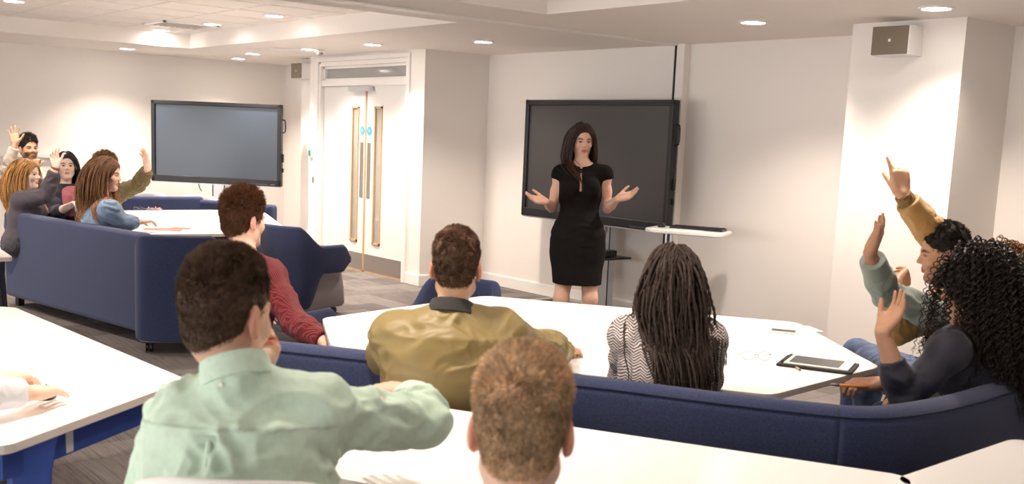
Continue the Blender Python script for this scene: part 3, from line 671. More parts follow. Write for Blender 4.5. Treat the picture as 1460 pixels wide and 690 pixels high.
def net(prims, h, N=16):
    lo = np.full(3, 1e9); hi = -lo
    for p in prims:
        if p['op'] != 'u': continue
        if p['t'] == 'c':
            for q, r in ((p['a'], p['ra']), (p['b'], p['rb'])): lo = np.minimum(lo, q-r); hi = np.maximum(hi, q+r)
        else: R = max(p['r']); lo = np.minimum(lo, p['c']-R); hi = np.maximum(hi, p['c']+R)
    lo -= .02; hi += .02
    nb = np.ceil((hi-lo)/(N*h)).astype(int); S = nb*N+2
    g = np.stack(np.meshgrid(*[np.arange(n) for n in nb], indexing='ij'), -1).reshape(-1, 3)
    cen = lo+(g+.5)*N*h; Rb = N*h*.87
    Dp = np.array([pd(p, cen) for p in prims]); keep = np.abs(ev(prims, cen)) < Rb*1.35+.015
    ax = np.arange(N+1)*h; loc = np.stack(np.meshgrid(ax, ax, ax, indexing='ij'), -1)
    cid_all = []; pos_all = []; quads = []
    strd = np.array([S[1]*S[2], S[2], 1])
    for bi in np.nonzero(keep)[0]:
        act = [p for p, dc in zip(prims, Dp[:, bi]) if p['op'] == 'i' or dc < Rb*1.35+p["k"]+.015]
        if not any(p['op'] == 'u' for p in act): continue
        o = lo+g[bi]*N*h; X = o+loc; D = ev(act, X)
        ins = D < 0
        if ins.all() or not ins.any(): continue
        cor = np.stack([D[c[0]:c[0]+N, c[1]:c[1]+N, c[2]:c[2]+N] for c in _CO], -1); ci = cor < 0; s = ci.sum(-1)
        idx = np.argwhere((s > 0) & (s < 8))
        if not len(idx): continue
        cv = cor[idx[:, 0], idx[:, 1], idx[:, 2]]
        acc = np.zeros((len(idx), 3)); cnt = np.zeros(len(idx))
        for a, b in _EDG:
            da, db = cv[:, a], cv[:, b]; x = (da < 0) != (db < 0); t = np.where(x, da/np.where(x, da-db, 1), 0)
            acc += np.where(x[:, None], _CO[a]+(_CO[b]-_CO[a])*t[:, None], 0); cnt += x
        pos_all.append(o+(idx+acc/cnt[:, None])*h); gi = idx+g[bi]*N+1; cid_all.append(gi@strd)
        for a in range(3):
            e = np.eye(3, dtype=int)[a]; A = ins[:N, :N, :N]; B = ins[e[0]:e[0]+N, e[1]:e[1]+N, e[2]:e[2]+N]
            w = np.argwhere(A != B)
            if not len(w): continue
            fl = A[w[:, 0], w[:, 1], w[:, 2]]; base = (w+g[bi]*N+1)@strd; b1, b2 = strd[(a+1) % 3], strd[(a+2) % 3]
            q = np.stack([base, base-b1, base-b1-b2, base-b2], 1); q[~fl] = q[~fl][:, ::-1]; quads.append(q)
    cid = np.concatenate(cid_all); pos = np.concatenate(pos_all); u, first = np.unique(cid, return_index=True); pos = pos[first]
    Q = np.concatenate(quads); ix = np.clip(np.searchsorted(u, Q), 0, len(u)-1); ok = (u[ix] == Q).all(1); Q = ix[ok]
    used = np.zeros(len(pos), bool); used[Q.ravel()] = True; rm = np.cumsum(used)-1
    return pos[used], rm[Q]
def vnormals(v, f):
    n = np.cross(v[f[:, 2]]-v[f[:, 0]], v[f[:, 3]]-v[f[:, 1]]); o = np.zeros_like(v)
    for k in range(4):
        for c in range(3): o[:, c] += np.bincount(f[:, k], n[:, c], len(v))
    return nrm(o)
def relax(v, f, it=1, lam=.5):
    for _ in range(it):
        s = np.zeros_like(v); c = np.zeros(len(v))
        for k in range(4):
            a, b = f[:, k], f[:, (k+1) % 4]
            for d in range(3): s[:, d] += np.bincount(a, v[b, d], len(v))+np.bincount(b, v[a, d], len(v))
            c += np.bincount(a, minlength=len(v))+np.bincount(b, minlength=len(v))
        v = v+lam*(s/np.maximum(c, 1)[:, None]-v)
    return v
def sn(X, scale, seed=0, K=7, st=(1, 1, 1)):
    r = np.random.RandomState(seed); o = 0; X = X*V(*st)
    for _ in range(K): d = nrm(r.randn(3)); o = o+np.sin(X@d*(2*PI/scale)*(.6+.8*r.rand())+r.rand()*6.28)
    return o/K**.5/1.2
def folds(v, f, amp, scale, seed=1, st=(1, 1, 1)):
    n = vnormals(v, f); w = v+.03*np.stack([sn(v, .2, seed+9), sn(v, .2, seed+10), sn(v, .2, seed+11)], 1)
    a = 1-np.abs(sn(w, scale, seed, st=st)); a = a-.45; b = 1-np.abs(sn(w, scale*.5, seed+3, st=st)); mask = np.clip(sn(v, .25, seed+5)*.6+.6, .1, 1.2)
    return v+n*((a*amp+(b-.45)*amp*.4)*mask)[:, None]
def frame(fwd, up=(0, 0, 1)):
    f = nrm(V(*fwd)); r = nrm(np.cross(f, V(*up))); u = np.cross(r, f); return np.stack([r, f, u], 1)   # columns: right, forward, up

SKIN = {}
def skin(n, c): SKIN[n] = mat('skin_'+n, c, .48, attr=True, sss=.12, spec=.4, bump=.12, bscale=350, bdist=.0006, var=.05, vscale=45)
skin('light', (.80, .52, .39)); skin('pink', (.86, .56, .43)); skin('tan', (.60, .35, .22)); skin('brown', (.42, .22, .13)); skin('pale', (.88, .65, .54)); skin('tan2', (.70, .43, .32)); skin('brown2', (.52, .29, .18)); skin('olive', (.66, .41, .28))
def hairmat(n, c, c2=None, rough=.55): return mat('hair_'+n, c, rough, attr=True, bump=.35, bscale=500, bdist=.0015, var=.3, vscale=90, spec=.28)

def head_prims(H, Fm, s, fem=False):
    """H: point between the ears; Fm: frame columns right, forward, up."""
    g = lambda x, y, z: H+Fm@(V(x, y, z)*s); e = lambda x, y, z, rx, ry, rz, k=.02, op='u': ell(g(x, y, z), V(rx, ry, rz)*s, Fm, k*s, op)
    c = lambda a, b, ra, rb, k=.015: cone(g(*a), g(*b), ra*s, rb*s, k*s)
    j = .92 if fem else 1.
    L = [e(0, -.012, .040, .0745, .093, .088), e(0, -.040, -.028, .054, .050, .058, .03), e(0, .022, .040, .062, .066, .068, .03), e(0, .030, -.035, .056*j, .062, .074, .04),
         e(0, .062, -.098, .024*j, .020, .019, .03), c((-.046*j, .01, -.062), (0, .055, -.098), .018, .016, .03), c((.046*j, .01, -.062), (0, .055, -.098), .018, .016, .03),
         e(-.036, .060, -.028, .026, .024, .024, .02), e(.036, .060, -.028, .026, .024, .024, .02),
         c((-.036, .078, .018), (-.012, .088, .016), .009 if fem else .012, .009, .012), c((.036, .078, .018), (.012, .088, .016), .009 if fem else .012, .009, .012),
         e(-.031, .100, -.002, .019, .017, .014, .012, 's'), e(.031, .100, -.002, .019, .017, .014, .012, 's'),
         c((0, .086, .012), (0, .106, -.026), .0075, .0105, .01), e(-.011, .096, -.031, .008, .010, .007, .006), e(.011, .096, -.031, .008, .010, .007, .006),
         c((-.021, .074, -.0625), (0, .089, -.058), .005, .0065, .008), c((.021, .074, -.0625), (0, .089, -.058), .005, .0065, .008),
         c((-.017, .075, -.069), (0, .087, -.071), .005, .0075, .006), c((.017, .075, -.069), (0, .087, -.071), .005, .0075, .006),
         e(0, .086, -.083, .02, .008, .005, .01, 's'),
         # eyelids close over the eyes
         e(-.031, .073, .001, .0155, .0145, .0125, .004), e(.031, .073, .001, .0155, .0145, .0125, .004),
         e(-.031, .0905, -.001, .0125, .0065, .0036, .002, 's'), e(.031, .0905, -.001, .0125, .0065, .0036, .002, 's')]
    for sx in (-1, 1):
        R = Fm@np.array(Matrix.Rotation(sx*.32, 3, 'Z')@Matrix.Rotation(-.15, 3, 'X'))
        L += [ell(g(sx*.079, -.010, -.003), V(.009, .019, .032)*s, R, .008*s), ell(g(sx*.090, -.006, .002), V(.006, .010, .019)*s, R, .004*s, 's'), ell(g(sx*.077, -.002, -.029), V(.007, .009, .010)*s, R, .006*s)]
    return L
def head_colour(v, H, Fm, s, col, lips=(.85, .45, .42), brow=None, beard=0, blush=.1):
    L = ((v-H)@Fm)/s; x, y, z = L.T; ax = np.abs(x)
    hd = (z > -.125) & (ax < .1) & (y > -.12) & (z < .15)
    def mul(m, c):
        m = np.clip(m, 0, 1)[:, None]; col[:] = col*(1-m)+col*np.array(c)*m
    fr = hd & (y > .045)
    mul(fr*np.clip(1-(((x)/.023)**2+((z+.0655)/.0125)**2), 0, 1)*2.2, lips)
    mul(fr*(np.abs(z+.0645) < .0013)*(ax < .02)*.8, (.4, .2, .2))
    if brow is not None: mul(fr*np.clip(1.6-(((ax-.032)/.019)**2+((z-.022+.25*(ax-.032)**2/.02)/.0056)**2), 0, 1)*1.1, brow)
    mul(fr*np.clip(1.3-(((ax-.031)/.018)**2+((z-.001)/.0072)**2), 0, 1)*.95, (.30, .2, .18))
    mul(fr*np.clip(1-((ax-.0165)/.006)**2-((z-.004)/.016)**2, 0, 1)*.3, (.7, .6, .55)); mul(fr*np.clip(1-((ax-.007)/.005)**2-((z+.036)/.004)**2, 0, 1)*.7, (.45, .3, .25))
    mul(fr*np.clip(1-(((ax-.04)/.025)**2+((z+.03)/.025)**2), 0, 1)*blush*2, (1, .75, .72))
    mul((hd & (ax > .074) & (z < .035) & (z > -.04))*.6, (1, .62, .55))
    if beard:
        b = np.clip((-.028-z)/.02, 0, 1)*np.clip((y-.0)/.02, 0, 1)*(1-np.clip(1.6-((x/.024)**2+((z+.066)/.012)**2), 0, 1)); b = np.maximum(b, np.clip(1-(((z+.047)/.007)**2+(x/.03)**2), 0, 1)*(y > .06)*1.0)
        mul(hd*b*beard, (.22, .17, .15))
def hand_prims(W, d, n, side, s=1., curl=(.3, .3, .3, .3), spread=.08, thumb=(.7, .3), k=.005, wr=.026):
    """W wrist, d towards the fingers, n palm normal, side 'L' or 'R'."""
    d = nrm(d); n = nrm(n-d*(V(*n)@d)); t = np.cross(d, n) if side == 'R' else np.cross(n, d)
    L = []; kn = []
    for i, (off, l) in enumerate(((.030, .092), (.010, .095), (-.011, .091), (-.030, .084))):
        q = W+s*(t*off+d*l); kn.append(q)
        L.append(cone(W+s*(t*off*.62+d*.012), q, .0155*s, .0125*s, .012))
    L.append(cone(W+s*(t*.012+d*.03+n*.006), W+s*(t*.022+d*.062+n*.004), .018*s, .013*s, .012)); L.append(cone(W+s*(-t*.022+d*.028+n*.006), W+s*(-t*.026+d*.06+n*.002), .014*s, .012*s, .012))
    for i, (ln, r) in enumerate(((.070, .0088), (.078, .0090), (.073, .0086), (.057, .0077))):
        a = spread*(1.5-i)*1.3; dd = nrm(d*math.cos(a)+t*math.sin(a)); p = kn[i]; c = curl[i]; ang = 0
        for fr, w, rr in ((.45, .9, 1.), (.31, 1.1, .92), (.24, .8, .84)):
            ang += c*w; q = p+s*ln*fr*(dd*math.cos(ang)+n*math.sin(ang)); L.append(cone(p, q, r*rr*s*1.05, r*rr*s*.95, k*.8)); p = q
    ab, fl = thumb; b = W+s*(t*.020+d*.018+n*.006); dd = nrm(d*math.cos(ab)+t*math.sin(ab)+n*fl*.6)
    m = b+dd*s*.046; L.append(cone(b, m, .0155*s, .0118*s, .014)); d2 = nrm(dd+d*.35+n*fl*.4); q = m+d2*s*.032; L.append(cone(m, q, .0108*s, .0098*s, k)); d3 = nrm(d2+d*.25+n*fl*.3); L.append(cone(q, q+d3*s*.024, .0098*s, .008*s, k))
    return L
POSES = dict(open=dict(curl=(.12, .10, .12, .16), spread=.13, thumb=(.85, .15)), relaxed=dict(curl=(.38, .45, .5, .55), spread=.05, thumb=(.6, .6)), fist=dict(curl=(1.25, 1.3, 1.3, 1.3), spread=0, thumb=(.3, 1.2)),
             flat=dict(curl=(.2, .18, .2, .24), spread=.06, thumb=(.6, .2)), point=dict(curl=(.15, 1.1, 1.15, 1.2), spread=.05, thumb=(.45, 1.1)), together=dict(curl=(.16, .12, .12, .16), spread=-.01, thumb=(.35, .3)), wide=dict(curl=(.14, .08, .1, .12), spread=.2, thumb=(1.0, .1)))

def default_joints(head, face, neck, f, seat=.45, shw=.185, stand=False, hips=None):
    """head: ear midpoint, face: looking direction, neck: base of neck, f: where the chest faces (level)."""
    f = nrm(V(f[0], f[1], 0)); r = V(f[1], -f[0], 0); J = dict(head=V(*head), face=nrm(V(*face)), neck=V(*neck), f=f, r=r)
    for sx, n in ((1, 'R'), (-1, 'L')): J['sh'+n] = J['neck']+r*sx*shw-V(0, 0, .045)
    if hips is None: hips = V(J['neck'][0], J['neck'][1], 0)-f*.06; hips[2] = seat+.09
    J['hip'] = V(*hips)
    for sx, n in ((1, 'R'), (-1, 'L')):
        J['hj'+n] = J['hip']+r*sx*.085
        if stand: J['kn'+n] = J['hj'+n]+V(0, 0, -.42)+f*.02+r*sx*.02; J['an'+n] = J['kn'+n]+V(0, 0, -.40)-f*.02+r*sx*.015; J['an'+n][2] = .12
        else: J['kn'+n] = J['hj'+n]+f*.42+r*sx*.06; J['kn'+n][2] = seat+.07; J['an'+n] = J['kn'+n]+f*.03; J['an'+n][2] = .085
        J['el'+n] = J['sh'+n]-V(0, 0, .28)+f*.06+r*sx*.05; J['wr'+n] = J['el'+n]+f*.24
        J['hd'+n] = None
    J['hand'] = {}
    return J
def torso_prims(J, m=0., B=1., fem=False, belly=0):
    f = J['f']; sp = nrm(J['neck']-J['hip']); lat = nrm(J['shR']-J['shL']); w = nrm(np.cross(sp, lat)); hip = J['hip']; N = J['neck']; L = np.linalg.norm(N-hip)
    ch = hip+sp*L*.62; wa = hip+sp*L*.34; up = hip+sp*L*.86
    q = .66
    P_ = [cone(hip-lat*.07*B, hip+lat*.07*B, .105*B+m, .105*B+m, .05, w=w, q=.95),
          cone(hip+sp*.02, wa, (.150 if fem else .150)*B+m, (.118 if fem else .138)*B+m, .06, w=w, q=q+.04),
          cone(wa, ch, (.118 if fem else .138)*B+m, (.140 if fem else .168)*B+m, .05, w=w, q=q), cone(ch, up, (.140 if fem else .168)*B+m, (.128 if fem else .150)*B+m, .05, w=w, q=q, cap=True),
          cone(J['shL'], J['shR'], .050*B+m, .050*B+m, .06), cone(N+sp*.005, J['shR']+sp*.010, .046*B+m*.35, .042*B+m*.8, .04), cone(N+sp*.005, J['shL']+sp*.010, .046*B+m*.35, .042*B+m*.8, .04)]
    if fem:
        for s_ in (-1, 1): P_.append(ell(ch+sp*.035+lat*s_*.068-w*0+f*.075, V(.062, .058, .062)+m, None, .04))
    return P_
def arm_prims(J, n, m=0., A=1., upto=1., cap=False, k=.03, fr=0):
    s_, e, w = J['sh'+n], J['el'+n], J['wr'+n]; L = []
    L.append(ell(s_, V(1, 1, 1)*(.052*A+m), None, .04))
    if upto <= 0: return L
    if upto <= .5:
        t = upto/.5; L.append(cone(s_, s_+(e-s_)*t, .047*A+m, (.047-.009*t)*A+m*1.0, k, cap=cap)); return L
    L.append(cone(s_, s_+(e-s_)*.5, .047*A+m, .044*A+m, k)); L.append(cone(s_+(e-s_)*.5, e, .044*A+m, .036*A+m, .02)); t = (upto-.5)/.5
    mid = e+(w-e)*.35; L.append(cone(e, mid, .036*A+m, .039*A+m, .02))
    if t > .35: L.append(cone(mid, e+(w-e)*t, .039*A+m, (.039-.0135*(t-.35)/.65)*A+m*.9, .015, cap=cap))
    return L
def leg_prims(J, n, m=0., A=1., foot=True, upto=1.):
    h, k, a = J['hj'+n], J['kn'+n], J['an'+n]; L = [cone(h, k, .088*A+m, .058*A+m, .04)]
    mid = k+(a-k)*.3; L += [cone(k, mid, .056*A+m, .054*A+m, .03), cone(mid, k+(a-k)*upto, .054*A+m, .035*A+m*1.2, .03)]
    if foot: f = J['f']; L += [cone(a-V(0, 0, .03)-f*.03, a-V(0, 0, .045)+f*.12, .034, .03, .03), cone(a-V(0, 0, .045)+f*.12, a-V(0, 0, .055)+f*.17, .028, .022, .02)]
    return L
def neck_prims(J, Fm, s, A=1.): return [cone(J['neck']+V(0, 0, .0), J['head']+Fm@(V(0, -.012, -.045)*s), .056*A, .050*A, .03)]

def to_mesh(name, prims, h, m, parent, fold=0, fscale=.09, seed=1, rel=1, st=(1, 1, 1), colf=None, flip=True):
    v, f = net(prims, h)
    if rel: v = relax(v, f, rel)
    if fold: v = folds(v, f, fold, fscale, seed, st)
    c = np.ones((len(v), 3)); 
    if colf is not None: colf(v, c)
    f = f[:, ::-1] if not flip else f
    return link(name, v, f, m, parent, smooth=True, col=c)

# ------------------------------------------------------------------ hair
def scalp_points(n, seed=0, low=-.06, front=.070, jit=.3, side=.03):
    """points on the unit-scale skull in head space that carry hair."""
    i = np.arange(n)+.5; ph = np.arccos(1-2*i/n); th = PI*(1+5**.5)*i
    d = np.stack([np.cos(th)*np.sin(ph), np.sin(th)*np.sin(ph), np.cos(ph)], 1); r = np.random.RandomState(seed); d = nrm(d+r.randn(n, 3)*jit/np.sqrt(n))
    q = d*V(.0745, .093, .088)+V(0, -.012, .040); x, y, z = q.T; ax = np.abs(x)
    keep = (z > front-.25*np.clip(ax-.03, 0, 1)) | ((y < .038-.0*ax) & (z > side)) | ((y < -.022) & (z > low))
    keep &= ~((y > .03) & (z < front-.012))
    nn = nrm((q-V(0, -.012, .040))/V(.0745, .093, .088)**2)
    return q[keep], nn[keep]
def tubes(paths, rad, name, m, parent, sides=3, col=None, taper=True, prof=None):
    """paths (N,S,3) -> one mesh of thin tubes."""
    N, S, _ = paths.shape; t = np.gradient(paths, axis=1); t = nrm(t); ref = nrm(np.random.RandomState(3).randn(N, 1, 3)+0*t); a = nrm(np.cross(t, ref)); b = np.cross(t, a)
    u = np.linspace(0, 1, S); pr = (1-.75*u**2 if taper else np.ones(S)) if prof is None else prof
    R = (np.asarray(rad).reshape(-1, 1)*pr[None, :]) if prof is None or pr.ndim == 1 else rad*pr
    ring = np.stack([a*math.cos(2*PI*k/sides)+b*math.sin(2*PI*k/sides) for k in range(sides)], 2)   # N,S,K,3
    vs = (paths[:, :, None, :]+ring*R[:, :, None, None]).reshape(-1, 3)
    i = np.arange(N)[:, None, None]; s_ = np.arange(S-1)[None, :, None]; k = np.arange(sides)[None, None, :]; kk = (k+1) % sides
    base = i*S*sides; f = np.stack([base+s_*sides+k, base+s_*sides+kk, base+(s_+1)*sides+kk, base+(s_+1)*sides+k], -1).reshape(-1, 4)
    c = None
    if col is not None: c = np.repeat(col.reshape(N, -1, 3) if col.ndim == 3 else np.repeat(col[:, None, :], S, 1), sides, axis=1).reshape(-1, 3)
    return link(name, vs, f, m, parent, smooth=True, col=c if c is not None else np.ones((len(vs), 3)))
def fall(roots, dirs, length, S, coll, grav=.35, keepd=.75, margin=.004, seed=0, wob=0, drift=None, axis=None, inw=0., zlow=0.):
    """grow strands: out along dirs, bending down with gravity, pushed off the collision solids."""
    N = len(roots); p = roots.copy(); d = nrm(dirs); out = [p.copy()]; L = np.broadcast_to(np.asarray(length, float), (N,)); st = (L/(S-1))[:, None]; r = np.random.RandomState(seed)
    for i in range(S-1):
        dd0 = d*keepd+V(0, 0, -1)*grav+(r.randn(N, 3)*wob if wob else 0)
        if drift is not None:
            lowf = np.clip((zlow-p[:, 2])/.05, 0, 1)[:, None]; ra = p-axis; ra[:, 2] = 0; dd0 = dd0+(drift-ra/.1*inw)*lowf
        d = nrm(dd0); p = p+d*st
        for _ in range(2):
            D = ev(coll, p); bad = D < margin
            if bad.any():
                q = p[bad]; e = 1e-3; g = np.stack([ev(coll, q+V(*(np.eye(3)[a]*e)))-D[bad] for a in range(3)], 1); g = nrm(g); p[bad] = q+g*(margin-D[bad])[:, None]
                dd = d[bad]; dn = (dd*g).sum(1, keepdims=True); d[bad] = nrm(dd-g*np.minimum(dn, 0))
        out.append(p.copy())
    return np.stack(out, 1)
def hair_short(par, H, Fm, s, m, top=.030, sidel=.008, back=.008, seed=0, n=9000, dark=1., messy=.5, low=-.062, tint=None, front=.070, sweep=(0, .3, .3), r=.0011, fade=True):
    """cropped hair: a close cap with thousands of short strands on it."""
    g = lambda q: H+(q*s)@Fm.T
    e = lambda x, y, z, rx, ry, rz, k=.01, op='u': ell(H+Fm@(V(x, y, z)*s), V(rx, ry, rz)*s, Fm, k*s, op)
    cap = [e(0, -.012, .040, .0745+sidel*.55, .093+back*.6, .088+back*.4), e(0, -.041, -.028, .054+back*.3, .050+back*.4, .056, .03), e(0, -.002, .070, .060+sidel*.3, .080, .062+top*.55, .03), e(0, .018, .043, .062+sidel*.4, .067+.004, .068+top*.35, .02),
           e(0, .115, -.012, .078, .078, .083, .012, 's'), e(0, .035, -.115, .12, .082, .115, .01, 's'), e(.085, -.002, -.012, .030, .024, .040, .006, 's'), e(-.085, -.002, -.012, .030, .024, .040, .006, 's'), plane(H+Fm@(V(0, -.03, low)*s), Fm@V(0, -.2, -1), k=.004)]
    def cf(v, c): 
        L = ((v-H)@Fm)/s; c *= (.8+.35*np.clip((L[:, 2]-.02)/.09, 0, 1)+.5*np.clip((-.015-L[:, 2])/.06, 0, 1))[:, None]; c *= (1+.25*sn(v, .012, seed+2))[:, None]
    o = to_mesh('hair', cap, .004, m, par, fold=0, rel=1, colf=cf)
    nv = len(o.data.vertices); v = np.empty(nv*3, np.float32); o.data.vertices.foreach_get('co', v); v = v.reshape(-1, 3).astype(float)
    no = np.empty(nv*3, np.float32); o.data.vertices.foreach_get('normal', no); no = no.reshape(-1, 3).astype(float)
    r_ = np.random.RandomState(seed); pk = r_.randint(0, nv, n*2); L = ((v[pk]-H)@Fm)/s; nn = nrm(no[pk]@Fm); rad = nrm(L-V(0, -.012, .03)); ok = (nn*rad).sum(1) > .35
    L, nn = L[ok][:n], nn[ok][:n]; tj = r_.randn(len(L), 3)*.0016; q = L-nn*.003+tj-nn*(tj*nn).sum(1)[:, None]; L = q
    up = np.clip((L[:, 2]-.045)/.06, 0, 1); ln = sidel+(top-sidel)*up**1.2; ln = ln*(.75+.5*r_.rand(len(q)))*(.35+.65*np.clip((L[:, 2]-low)/.05, 0, 1))
    nz = np.stack([sn(q, .035, seed+k) for k in range(3)], 1)
    d = nrm(nn*(.35+.5*up[:, None])+V(*sweep)*up[:, None]+V(0, -.55, -.6)*(1-up[:, None])+nz*messy*(.4+.6*up[:, None])+r_.randn(len(q), 3)*.16)
    S = 4; t = np.linspace(0, 1, S); P0 = q+nn*.0015; bend = np.cross(nz, d)*messy
    pts = P0[:, None, :]+d[:, None, :]*(ln[:, None]*t)[:, :, None]+bend[:, None, :]*(ln[:, None]*t**2)[:, :, None]*.5
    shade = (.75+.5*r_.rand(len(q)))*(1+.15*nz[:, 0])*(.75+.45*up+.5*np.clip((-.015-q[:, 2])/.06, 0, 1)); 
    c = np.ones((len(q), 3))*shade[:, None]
    if tint is not None: mm = (r_.rand(len(q)) < .35)[:, None]; c = np.where(mm, c*V(*tint), c)
    w = H+(pts.reshape(-1, 3)*s)@Fm.T
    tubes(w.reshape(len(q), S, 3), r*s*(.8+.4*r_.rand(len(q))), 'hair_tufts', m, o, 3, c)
    return o
def hair_long(par, H, Fm, s, m, coll, length=.42, n=1500, seed=0, part=0., low=-.045, r=.0030, S=18, c0=(1, 1, 1), c1=(1, 1, 1), wave=.0, front=.066, vol=.010, grav=.30, curl=0, curlr=.012, pitch=.03, outd=.25, margin=.006, lenvar=.2, taper=True, c1pow=1.5, sides=4, backb=0., split=0., inw=.35, maxr=.30, fc=True, fside=False):
    e = lambda x, y, z, rx, ry, rz, k=.01, op='u': ell(H+Fm@(V(x, y, z)*s), V(rx, ry, rz)*s, Fm, k*s, op)
    cap = [e(0, -.014, .042, .0745+vol, .094+vol, .089+vol*.9), e(0, .020, .043, .062+vol, .066+vol*.9, .069+vol, .02), e(0, .118, -.014, .074, .080, .084, .012, 's'), e(0, .07, -.13, .11, .10, .115, .01, 's'), plane(H+Fm@(V(0, -.03, low)*s), Fm@V(0, -.2, -1), k=.01)]
    def cf(v, c): c *= V(*c0)*(1+.2*sn(v, .01, seed))[:, None]
    o = to_mesh('hair', cap, .004, m, par, rel=1, colf=cf)
    q, nn = scalp_points(n, seed, low=low, front=front, side=.02); r_ = np.random.RandomState(seed)
    side = np.where(q[:, 0] > part, 1., -1.); topness = np.clip((q[:, 2]-.05)/.06, 0, 1)
    d = nrm(nn*outd+np.stack([side*(.9*topness)*np.clip(np.abs(q[:, 0]-part)/.03, .35, 1), -.35*np.ones(len(q))-backb, .0*q[:, 0]], 1)+r_.randn(len(q), 3)*.06)
    W = H+((q+nn*vol*.5)*s)@Fm.T; D = d@Fm.T
    cl = [ell(H+Fm@(V(0, -.012, .040)*s), (V(.0745, .093, .088)+vol*.9)*s, Fm, .01), ell(H+Fm@(V(0, .028, -.02)*s), (V(.062, .058, .085))*s, Fm, .01)]+coll
    pth = fall(W, D, length*(1-lenvar+2*lenvar*r_.rand(len(q)))*s, S, cl, grav=grav, margin=margin, seed=seed, wob=.02+wave*.3,
               drift=np.where(((q[:, 0] > .0)&(q[:, 1] > -.07) if fside else (q[:, 1] > split))[:, None], 1., -1.)*Fm[:, 1]*V(1, 1, 0)*.25, axis=H, inw=inw, zlow=H[2]-.09*s)
    Lh = (pth-H)@Fm/s; badf = ((np.abs(Lh[..., 0]) < .050) & (Lh[..., 1] > .035) & (Lh[..., 2] < .050) & (Lh[..., 2] > -.14)).any(1); kp = ~(badf & fc) & (np.hypot(Lh[..., 0], Lh[..., 1]).max(1) < maxr); pth = pth[kp]; q = q[kp]
    t = np.linspace(0, 1, S)
    if wave: ph = r_.rand(len(q))*6.28; off = np.cross(nrm(np.gradient(pth, axis=1)), nrm(r_.randn(len(q), 1, 3)+0*pth)); pth = pth+off*(wave*np.sin(t[None, :]*9+ph[:, None])*t[None, :])[:, :, None]
    if curl:
        SS = S*curl; tt = np.linspace(0, S-1, SS); i0 = np.minimum(tt.astype(int), S-2); fr = tt-i0; pp = pth[:, i0]*(1-fr)[None, :, None]+pth[:, i0+1]*fr[None, :, None]
        tg = nrm(np.gradient(pp, axis=1)); ref = nrm(r_.randn(len(q), 1, 3)+0*pp); a = nrm(np.cross(tg, ref)); b = np.cross(tg, a)
        arc = np.linspace(0, 1, SS)[None, :]*length/pitch*2*PI*(.8+.4*r_.rand(len(q), 1))+r_.rand(len(q), 1)*6.28; amp = curlr*(.5+.8*r_.rand(len(q), 1))*np.minimum(1, np.linspace(0, 5, SS)[None, :])
        pth = pp+(a*np.cos(arc)[..., None]+b*np.sin(arc)[..., None])*amp[..., None]; S = SS; t = np.linspace(0, 1, S)
    sh = (.65+.6*r_.rand(len(q)))[:, None, None]; c = (V(*c0)[None, None]*(1-t[None, :, None]**c1pow)+V(*c1)[None, None]*t[None, :, None]**c1pow)*sh*np.ones((len(q), 1, 1))
    tubes(pth, r*s*(.7+.6*r_.rand(len(q))), 'hair_strands', m, o, sides, c, taper=taper)
    return o
def eyes(par, H, Fm, s, iris=(.08, .05, .03), gaze=(0, 0)):
    for sx in (-1, 1):
        c = H+Fm@(V(sx*.031, .0755, .0005)*s); r = .0122*s; n1, n2 = 14, 10; fw = nrm(Fm@V(gaze[0], 1, gaze[1])); u = nrm(np.cross(fw, Fm[:, 2])); w = np.cross(u, fw); vs = []; cs = []
        for i in range(n2+1):
            ph = PI*i/n2
            for k in range(n1): t = 2*PI*k/n1; vs.append(c+r*(fw*math.cos(ph)+(u*math.cos(t)+w*math.sin(t))*math.sin(ph))); cs.append((.01, .01, .01) if ph < .3 else iris if ph < .66 else (.72, .66, .62))
        fs = [(i*n1+k, i*n1+(k+1) % n1, (i+1)*n1+(k+1) % n1, (i+1)*n1+k) for i in range(n2) for k in range(n1)]
        link('eye', vs, fs, EYEM, par, smooth=True, col=np.array(cs))
EYEM = mat('eye', (1, 1, 1), .15, attr=True)

def person(lab, J, skn='light', s=1., fem=False, B=1., A=1., brow=(.35, .28, .25), beard=0, tilt=(0, 0, 1), hb=.0045, lips=(.85, .5, .47), legs=True, hs=None, gaze=(0, 0)):
    base = V(J['hip'][0], J['hip'][1], 0); e = empty('person', base, lab, 'person', local=False)
    Fm = frame(J['face'], tilt); J['Fm'] = Fm; J['s'] = s; J['A'] = A; J['B'] = B; J['fem'] = fem
    pr = torso_prims(J, -.004, B, fem); 
    for n in 'RL':
        pr += arm_prims(J, n, 0, A)
        if legs: pr += leg_prims(J, n, 0, A)
    pr += neck_prims(J, Fm, s, .88 if fem else 1.) + head_prims(J['head'], Fm, s, fem)
    hs = hs or s*(.93 if fem else 1.02)
    for n in 'RL':
        d, nn, pose = J['hand'].get(n, (J['wr'+n]-J['el'+n], V(0, 0, -1), 'relaxed')); ps = dict(POSES[pose]) if isinstance(pose, str) else pose
        pr += hand_prims(J['wr'+n], V(*d), V(*nn), n, hs, **ps)
    def cf(v, c): head_colour(v, J['head'], Fm, s, c, lips=lips, brow=brow, beard=beard)
    to_mesh('body', pr, hb, SKIN[skn], e, rel=1, colf=cf)
    eyes(e, J['head'], Fm, s, gaze=gaze)
    return e
